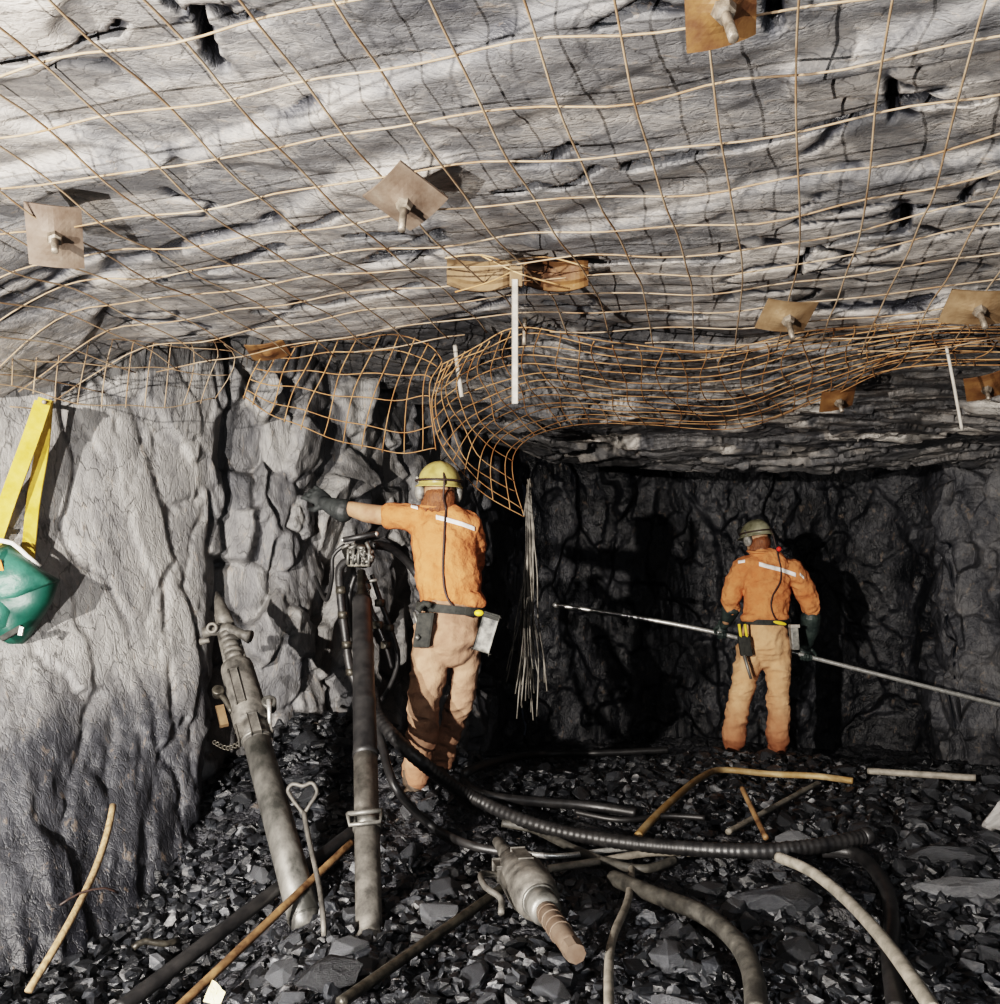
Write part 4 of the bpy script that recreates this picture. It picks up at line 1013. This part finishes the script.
def person(spec):
    root = thing('person', spec['base'], spec['label'], 'person')
    T_ = spec['torso']; K = .86
    pts = [P(a, b, D) for a, b, D, _, _ in T_]
    # body: one continuous figure inside the clothes
    mb = MB(); up, fwd, rt = head(mb, spec['head'], spec['up'], spec['fwd'])
    limb(mb, [spec['head']-up*.05-fwd*.02, pts[0]], [.056, .062])
    limb(mb, pts, [t[3]*K for t in T_], [t[4]*K for t in T_])
    for leg in spec['legs']: limb(mb, [P(*q[:3]) for q in leg], [q[3]*K*.9 for q in leg])
    for arm in spec['arms']: limb(mb, [P(*q[:3]) for q in arm], [q[3] for q in arm])
    remeshed(mb, 'body', M['skin'], .0075, root, 1)
    # hair
    mb = MB(); hc = spec['head']-up*.008
    mb.ball(hc-fwd*.030-up*.02, 1, rt*.076, fwd*.078, up*.072); mb.ball(hc-fwd*.055-up*.065, 1, rt*.048, fwd*.030, up*.030)
    for k in range(24):
        a = -1.5+3*k/23; d_ = rt*math.sin(a)-fwd*math.cos(a); s0 = hc+d_*.072-up*.03; mb.tube([s0, s0-up*.04+d_*.012, s0-up*(.050+.014*math.sin(k*2.1))+d_*.010], [.012, .009, .003], 8)
    remeshed(mb, 'hair', M['hair'], .006, root, 1, .003, (40, 40, 14))
    # shirt
    mb = MB(); limb(mb, pts, [t[3] for t in T_], [t[4] for t in T_])
    for sl in spec['sleeves']: limb(mb, [P(*q[:3]) for q in sl], [q[3] for q in sl])
    for hx in spec.get('blouse', []): mb.ball(P(*hx[:3]), 1, Vector((hx[3], 0, 0)), Vector((0, hx[4], 0)), Vector((0, 0, hx[5])))
    shirt = remeshed(mb, 'shirt', spec['shirt_mat'], .0075, root, 3, spec['wr']*1.9, (6.5, 6.5, 8), spec['seed'])
    mb = MB(); cp = pts[0]+Vector((0, 0, .005)); ring = [cp+Vector((math.cos(a)*.075, math.sin(a)*.072, .012*math.sin(a))) for a in [2*math.pi*i/24 for i in range(25)]]
    mb.tube(ring, .010, 8, ell=.018, side=(0, 0, 1)); mb.build('collar', spec['shirt_mat'], root)
    # trousers
    mb = MB(); limb(mb, [P(*q[:3]) for q in spec['pelvis']], [q[3] for q in spec['pelvis']], [q[4] for q in spec['pelvis']])
    for leg in spec['legs']: limb(mb, [P(*q[:3]) for q in leg], [q[3] for q in leg])
    for q in spec.get('seat', []): mb.ball(P(*q[:3]), 1, Vector((q[3], 0, 0)), Vector((0, q[4], 0)), Vector((0, 0, q[5])))
    tr = remeshed(mb, 'trousers', spec['trouser_mat'], .0075, root, 4, spec['wr']*2.0, (5, 5, 9), spec['seed']+5)
    # belt
    bpts = spec['belt']; c0 = P(*bpts['c']); mb = MB(); vs = []; U = 40; tl = bpts['tilt']
    for k, (e, h) in enumerate(((0, -1), (.010, -1), (.010, 1), (0, 1))):
        for i in range(U):
            a = 2*math.pi*i/U; vs.append(c0+Vector((math.cos(a)*(bpts['rx']+e), math.sin(a)*(bpts['ry']+e), h*.020-tl*math.cos(a)*bpts['rx'])))
    fs = [(k*U+i, k*U+(i+1) % U, ((k+1) % 4)*U+(i+1) % U, ((k+1) % 4)*U+i) for k in range(4) for i in range(U)]
    mb.add(vs, fs, False); belt = mb.build('belt', M['belt'], root)
    # boots
    for (a, toe) in spec['boots']:
        mb = MB(); a = P(*a); t = Vector(toe).normalized()
        limb(mb, [a+Vector((0, 0, .13)), a+Vector((0, 0, .05)), a], [.052, .050, .048]); limb(mb, [a-t*.03+Vector((0, 0, -.012)), a+t*.06+Vector((0, 0, -.012)), a+t*.15+Vector((0, 0, -.02)), a+t*.19+Vector((0, 0, -.024))], [.040, .043, .048, .040], [.042, .044, .034, .026], side=(t.y, -t.x, 0))
        b = remeshed(mb, 'boot', M['boot'], .008, root, 1)
        mb = MB(); mb.tube([a-t*.065-Vector((0, 0, .045)), a-t*.05-Vector((0, 0, .045)), a+t*.05-Vector((0, 0, .045)), a+t*.15-Vector((0, 0, .045)), a+t*.22-Vector((0, 0, .045)), a+t*.235-Vector((0, 0, .045))], [.02, .042, .040, .050, .036, .012], 14, ell=.012, side=(t.y, -t.x, 0)); mb.build('boot_sole', M['rubber'], b)
    # gloves
    for hd_ in spec['hands']:
        if not hd_.get('cuff'): continue
        mb = MB(); hand(mb, hd_['w'], hd_['d'], hd_['n'], hd_['curl'], 1.08, hd_['thumb'])
        limb(mb, [P(*q[:3]) for q in hd_['cuff']], [q[3] for q in hd_['cuff']])
        remeshed(mb, 'glove', spec['glove'], .0052, root, 1, .003, (14, 14, 14))
    hard_hat(spec['head']+up*.045, up, fwd, spec['hat'], root, spec.get('hs', 1.))
    return root, shirt, tr, (up, fwd, rt)

# near miner ---------------------------------------------------------------
hup = Vector((.03, -.05, 1)); hf = Vector((-.25, 1, .1))
near = dict(base=P(420, 800, 4.33), label='miner in orange shirt and yellow helmet reaching his left arm to the rock wall',
 head=P(439, 493, 4.33), up=hup, fwd=hf, seed=3, wr=.0075, shirt_mat=M['orange'], trouser_mat=M['trousers_near'], glove=M['glove'], hat=M['yellow_hat'], hs=.94,
 torso=[(438, 507, 4.33, .062, .062), (440, 514, 4.33, .115, .085), (443, 526, 4.33, .155, .11), (446, 548, 4.33, .158, .122), (448, 575, 4.32, .153, .118), (451, 598, 4.32, .155, .115)],
 blouse=[(455, 597, 4.31, .150, .118, .05), (470, 602, 4.31, .082, .09, .045), (458, 523, 4.33, .095, .09, .07)],
 sleeves=[[(425, 520, 4.33, .078), (405, 517, 4.36, .064), (388, 516, 4.40, .058)],
          [(464, 524, 4.33, .080), (473, 548, 4.40, .068), (470, 575, 4.52, .058), (455, 572, 4.66, .05)]],
 arms=[[(424, 520, 4.33, .055), (400, 516, 4.37, .048), (380, 515, 4.42, .049), (366, 513, 4.45, .047), (352, 509, 4.48, .039), (343, 508, 4.50, .035), (332, 506, 4.53, .030)],
       [(464, 524, 4.33, .055), (472, 550, 4.40, .046), (470, 575, 4.52, .042), (450, 572, 4.68, .034), (440, 572, 4.76, .03)]],
 hands=[dict(w=P(329, 504, 4.54), d=(-.78, .30, .50), n=(.1, .9, -.4), curl=(14, 20, 18), thumb=1,
             cuff=[(345, 511, 4.49, .060), (338, 509, 4.51, .054), (329, 505, 4.54, .040), (323, 502, 4.55, .032)]),
        dict(w=P(440, 572, 4.76), d=(-.9, .3, -.1), n=(0, 0, -1), curl=(60, 60, 40), thumb=-1, cuff=[(450, 572, 4.68, .05), (440, 572, 4.76, .034)])],
 pelvis=[(450, 604, 4.32, .145, .112), (449, 622, 4.32, .158, .130), (448, 640, 4.32, .158, .130), (447, 648, 4.32, .14, .115)],
 
 legs=[[(433, 628, 4.32, .094), (430, 660, 4.30, .088), (424, 703, 4.28, .076), (421, 742, 4.30, .072), (416, 772, 4.33, .066), (415, 783, 4.33, .064)],
       [(464, 628, 4.34, .090), (466, 660, 4.37, .074), (462, 697, 4.43, .064), (450, 730, 4.51, .060), (443, 756, 4.57, .056), (441, 764, 4.57, .054)]],
 belt=dict(c=(451, 609, 4.32), rx=.158, ry=.124, tilt=.10),
 boots=[((413, 797, 4.33), (-.25, 1, 0)), ((440, 775, 4.58), (.15, 1, 0))])
root, shirt, tr, (up, fwd, rt) = person(near)
bv = bvh_of(shirt, tr)
wrap_band(bv, [(436, 517), (448, 520), (462, 524), (475, 529)], 2.2, 'reflective_stripe', M['stripe'], root)
wrap_band(bv, [(411, 506), (418, 508)], 1.5, 'shoulder_stripe', M['stripe'], root)
hc = near['head']
wrap_cord(bv, [(446, 508), (445, 520), (444, 540), (443, 565), (444, 585), (447, 597), (453, 606), (462, 613), (474, 617)], .0052, 'lamp_cord', M['cord'], root,
          [hc+up*.12+fwd*.06, hc+up*.145-fwd*.03, hc+up*.06-fwd*.13, hc-up*.03-fwd*.12])
# battery pack on the right hip, pouch on the left hip
mb = MB(); c = P(486, 633, 4.22); a_ = (P(480, 652, 4.2)-P(491, 615, 4.22)).normalized(); s_ = a_.cross(Vector((0, -1, 0))).normalized(); mb.box(c, s_*.040, Vector((0, .032, 0)), a_*.088, .012); bt = mb.build('battery_pack', M['battery'], root)
mb = MB(); mb.box(c-a_*.085, s_*.044, Vector((0, .036, 0)), a_*.014); mb.build('battery_lid', M['belt'], bt)
mb = MB(); mb.box(P(424, 630, 4.18), (.040, 0, 0), (0, .022, 0), (.012, 0, .082), .012); mb.tube(spline([P(418, 611, 4.16), P(424, 603, 4.17), P(431, 606, 4.17)]), .016, 8); po = mb.build('tool_pouch', M['belt'], root)
mb = MB(); mb.cyl(P(414, 612, 4.17), P(419, 628, 4.17), .008); mb.cyl(P(416, 636, 4.15), P(419, 639, 4.15), .012); mb.build('tool_handle', M['steel'], po)
mb = MB(); mb.ball(P(479, 613, 4.19), 1, (.022, 0, 0), (0, .01, 0), (0, 0, .015)); mb.build('belt_clip', M['yellow'], root)

# far miner ----------------------------------------------------------------
RL = P(722, 634, 7.04); RR = P(806, 656, 6.98)
rdir = (RR-RL).normalized()
far = dict(base=P(758, 756, 6.8), label='miner in orange overalls with his back turned holding a long drill steel',
 head=P(757, 540, 6.84), up=(-.10, .08, 1), fwd=(-.55, 1, -.25), seed=23, wr=.0085, shirt_mat=M['orange_far'], trouser_mat=M['trousers_far'], glove=M['glove_far'], hat=M['grey_hat'], hs=.98,
 torso=[(759, 552, 6.8, .068, .068), (761, 557, 6.8, .135, .09), (765, 566, 6.8, .185, .115), (767, 583, 6.8, .182, .125), (767, 602, 6.79, .165, .12), (765, 616, 6.79, .168, .12)],
 blouse=[(752, 617, 6.78, .09, .10, .045), (777, 617, 6.78, .09, .10, .045), (750, 565, 6.8, .11, .09, .07), (783, 569, 6.8, .11, .09, .07)],
 sleeves=[[(744, 566, 6.8, .085), (736, 582, 6.83, .080), (731, 599, 6.86, .072), (732, 609, 6.92, .060)],
          [(790, 569, 6.8, .088), (802, 585, 6.82, .082), (810, 603, 6.85, .074), (811, 613, 6.88, .062)]],
 arms=[[(744, 566, 6.8, .06), (731, 600, 6.87, .048), (729, 612, 6.93, .044), (726, 622, 6.99, .032)],
       [(790, 569, 6.8, .06), (810, 606, 6.86, .048), (810, 622, 6.90, .044), (808, 640, 6.95, .032)]],
 hands=[dict(w=RL+Vector((.01, .035, .085)), d=(0, -.05, -1), n=(0, -1, 0), curl=(55, 80, 60), thumb=1, cuff=[(731, 608, 6.92, .072), (729, 614, 6.95, .062), (726, 622, 7.02, .042), (724, 626, 7.05, .034)]),
        dict(w=RR+Vector((0, .035, .085)), d=(0, -.05, -1), n=(0, -1, 0), curl=(55, 80, 60), thumb=-1, cuff=[(811, 616, 6.88, .076), (810, 630, 6.92, .068), (808, 642, 6.97, .046), (806, 646, 7.0, .038)])],
 pelvis=[(765, 622, 6.8, .16, .115), (764, 638, 6.8, .182, .140), (764, 652, 6.8, .178, .132), (763, 656, 6.8, .16, .11)],
 
 legs=[[(751, 640, 6.8, .108), (748, 664, 6.8, .102), (742, 690, 6.78, .086), (737, 713, 6.8, .082), (734, 735, 6.82, .088), (733, 746, 6.82, .078)],
       [(777, 640, 6.8, .106), (777, 664, 6.8, .096), (778, 692, 6.79, .086), (779, 715, 6.8, .083), (778, 736, 6.82, .086), (778, 748, 6.82, .076)]],
 belt=dict(c=(765, 622, 6.8), rx=.172, ry=.13, tilt=.02),
 boots=[((734, 756, 6.82), (-.3, 1, 0)), ((779, 758, 6.82), (.2, 1, 0))])
root, shirt, tr, (up, fwd, rt) = person(far)
bv = bvh_of(shirt, tr)
wrap_band(bv, [(759, 564), (770, 567), (782, 570), (796, 575)], 2.1, 'reflective_stripe', M['stripe'], root)
wrap_band(bv, [(738, 562), (745, 561)], 1.5, 'shoulder_stripe', M['stripe'], root); wrap_band(bv, [(800, 574), (804, 578)], 1.3, 'shoulder_stripe', M['stripe'], root)
hc = far['head']
wrap_cord(bv, [(779, 560), (781, 570), (780, 582), (773, 595), (771, 605), (774, 616), (780, 623), (787, 628)], .0055, 'lamp_cord', M['cord'], root, [hc+up*.13-fwd*.02, hc+up*.06-fwd*.12+rt*.03])
mb = MB(); mb.ball(P(779, 549, 6.70), .018); mb.build('cord_clip', M['red'], root)
mb = MB(); mb.box(P(794, 637, 6.68), (.030, 0, 0), (0, .03, 0), (-.008, 0, .095), .012); bt = mb.build('battery_pack', M['battery'], root)
mb = MB(); mb.box(P(794, 626, 6.67), (.034, 0, 0), (0, .034, 0), (0, 0, .012)); mb.build('battery_lid', M['strap'], bt)
mb = MB(); mb.box(P(745, 646, 6.62), (.045, 0, 0), (0, .02, 0), (-.012, 0, .075), .012); po = mb.build('tool_pouch', M['belt'], root)
mb = MB(); mb.cyl(P(739, 624, 6.62), P(741, 638, 6.61), .010); mb.cyl(P(745, 624, 6.62), P(747, 638, 6.61), .010); mb.build('tool_handle', M['yellow'], po)
mb = MB(); mb.cyl(P(744, 655, 6.60), P(751, 679, 6.58), .013, .010); mb.build('hammer_shaft', M['steel'], po)
mb = MB(); mb.ball(P(780, 623, 6.65), 1, (.05, 0, -.01), (0, .01, 0), (0, 0, .014)); mb.build('belt_clip', M['yellow'], root)
# drill steel
sp = spline([P(555, 605, 7.3), P(640, 618, 7.16), RL, RR, P(900, 680, 6.85), P(1020, 710, 6.7)], .05)
mb = MB(); mb.tube(sp, .0175, 12); mb.tube([sp[0]+Vector((-.02, 0, .003)), sp[0], sp[1]], [.010, .024, .020], 12)
tag(mb.build('drill_steel', M['chrome']), 'long shiny drill steel held across the body of the far miner', 'drill steel')

# ------------------------------------------------------------------ light and camera
def lamp(name, kind, loc, power, col, size, tgt=None, **kw):
    l = bpy.data.lights.new(name, kind); l.energy = power; l.color = col
    if kind == 'AREA': l.size = size
    else: l.shadow_soft_size = size
    for k, v in kw.items(): setattr(l, k, v)
    o = bpy.data.objects.new(name, l); o.location = loc; COL.objects.link(o)
    if tgt: o.rotation_euler = (Vector(tgt)-Vector(loc)).to_track_quat('-Z', 'Y').to_euler()
    return o
lamp('flood_lamp', 'SPOT', (-2.7, -1.6, 1.55), 2500, (1, .93, .85), .04, (.2, 5, 1.35), spot_size=math.radians(105), spot_blend=.5)
lamp('fill_lamp', 'POINT', (1.1, -.6, 1.7), 100, (.9, .95, 1), .12)
lamp('roof_fill', 'SPOT', (-1.75, .1, .30), 660, (1, .95, .9), .012, (.1, 3.1, 2.4), spot_size=math.radians(115), spot_blend=.45)  # extra light added to brighten the roof, not a lamp of the drive
w = bpy.data.worlds.new('w'); scene.world = w; w.use_nodes = True; w.node_tree.nodes['Background'].inputs[0].default_value = (.5, .6, .8, 1); w.node_tree.nodes['Background'].inputs[1].default_value = .012
cd = bpy.data.cameras.new('camera'); cam = bpy.data.objects.new('camera', cd); COL.objects.link(cam)
cam.location = (0, 0, CZ); cam.rotation_euler = (math.pi/2, 0, 0)
cd.sensor_fit = 'HORIZONTAL'; cd.sensor_width = 36; cd.lens = 36*F/1000
cd.shift_y = (HZ-502)/1004*1.004; cd.clip_start = .05
scene.camera = cam
scene.view_settings.view_transform = 'Filmic'; scene.view_settings.look = 'High Contrast'; scene.view_settings.exposure = 0
scene.cycles.max_bounces = 4; scene.cycles.diffuse_bounces = 2; scene.cycles.glossy_bounces = 2; scene.cycles.caustics_reflective = False
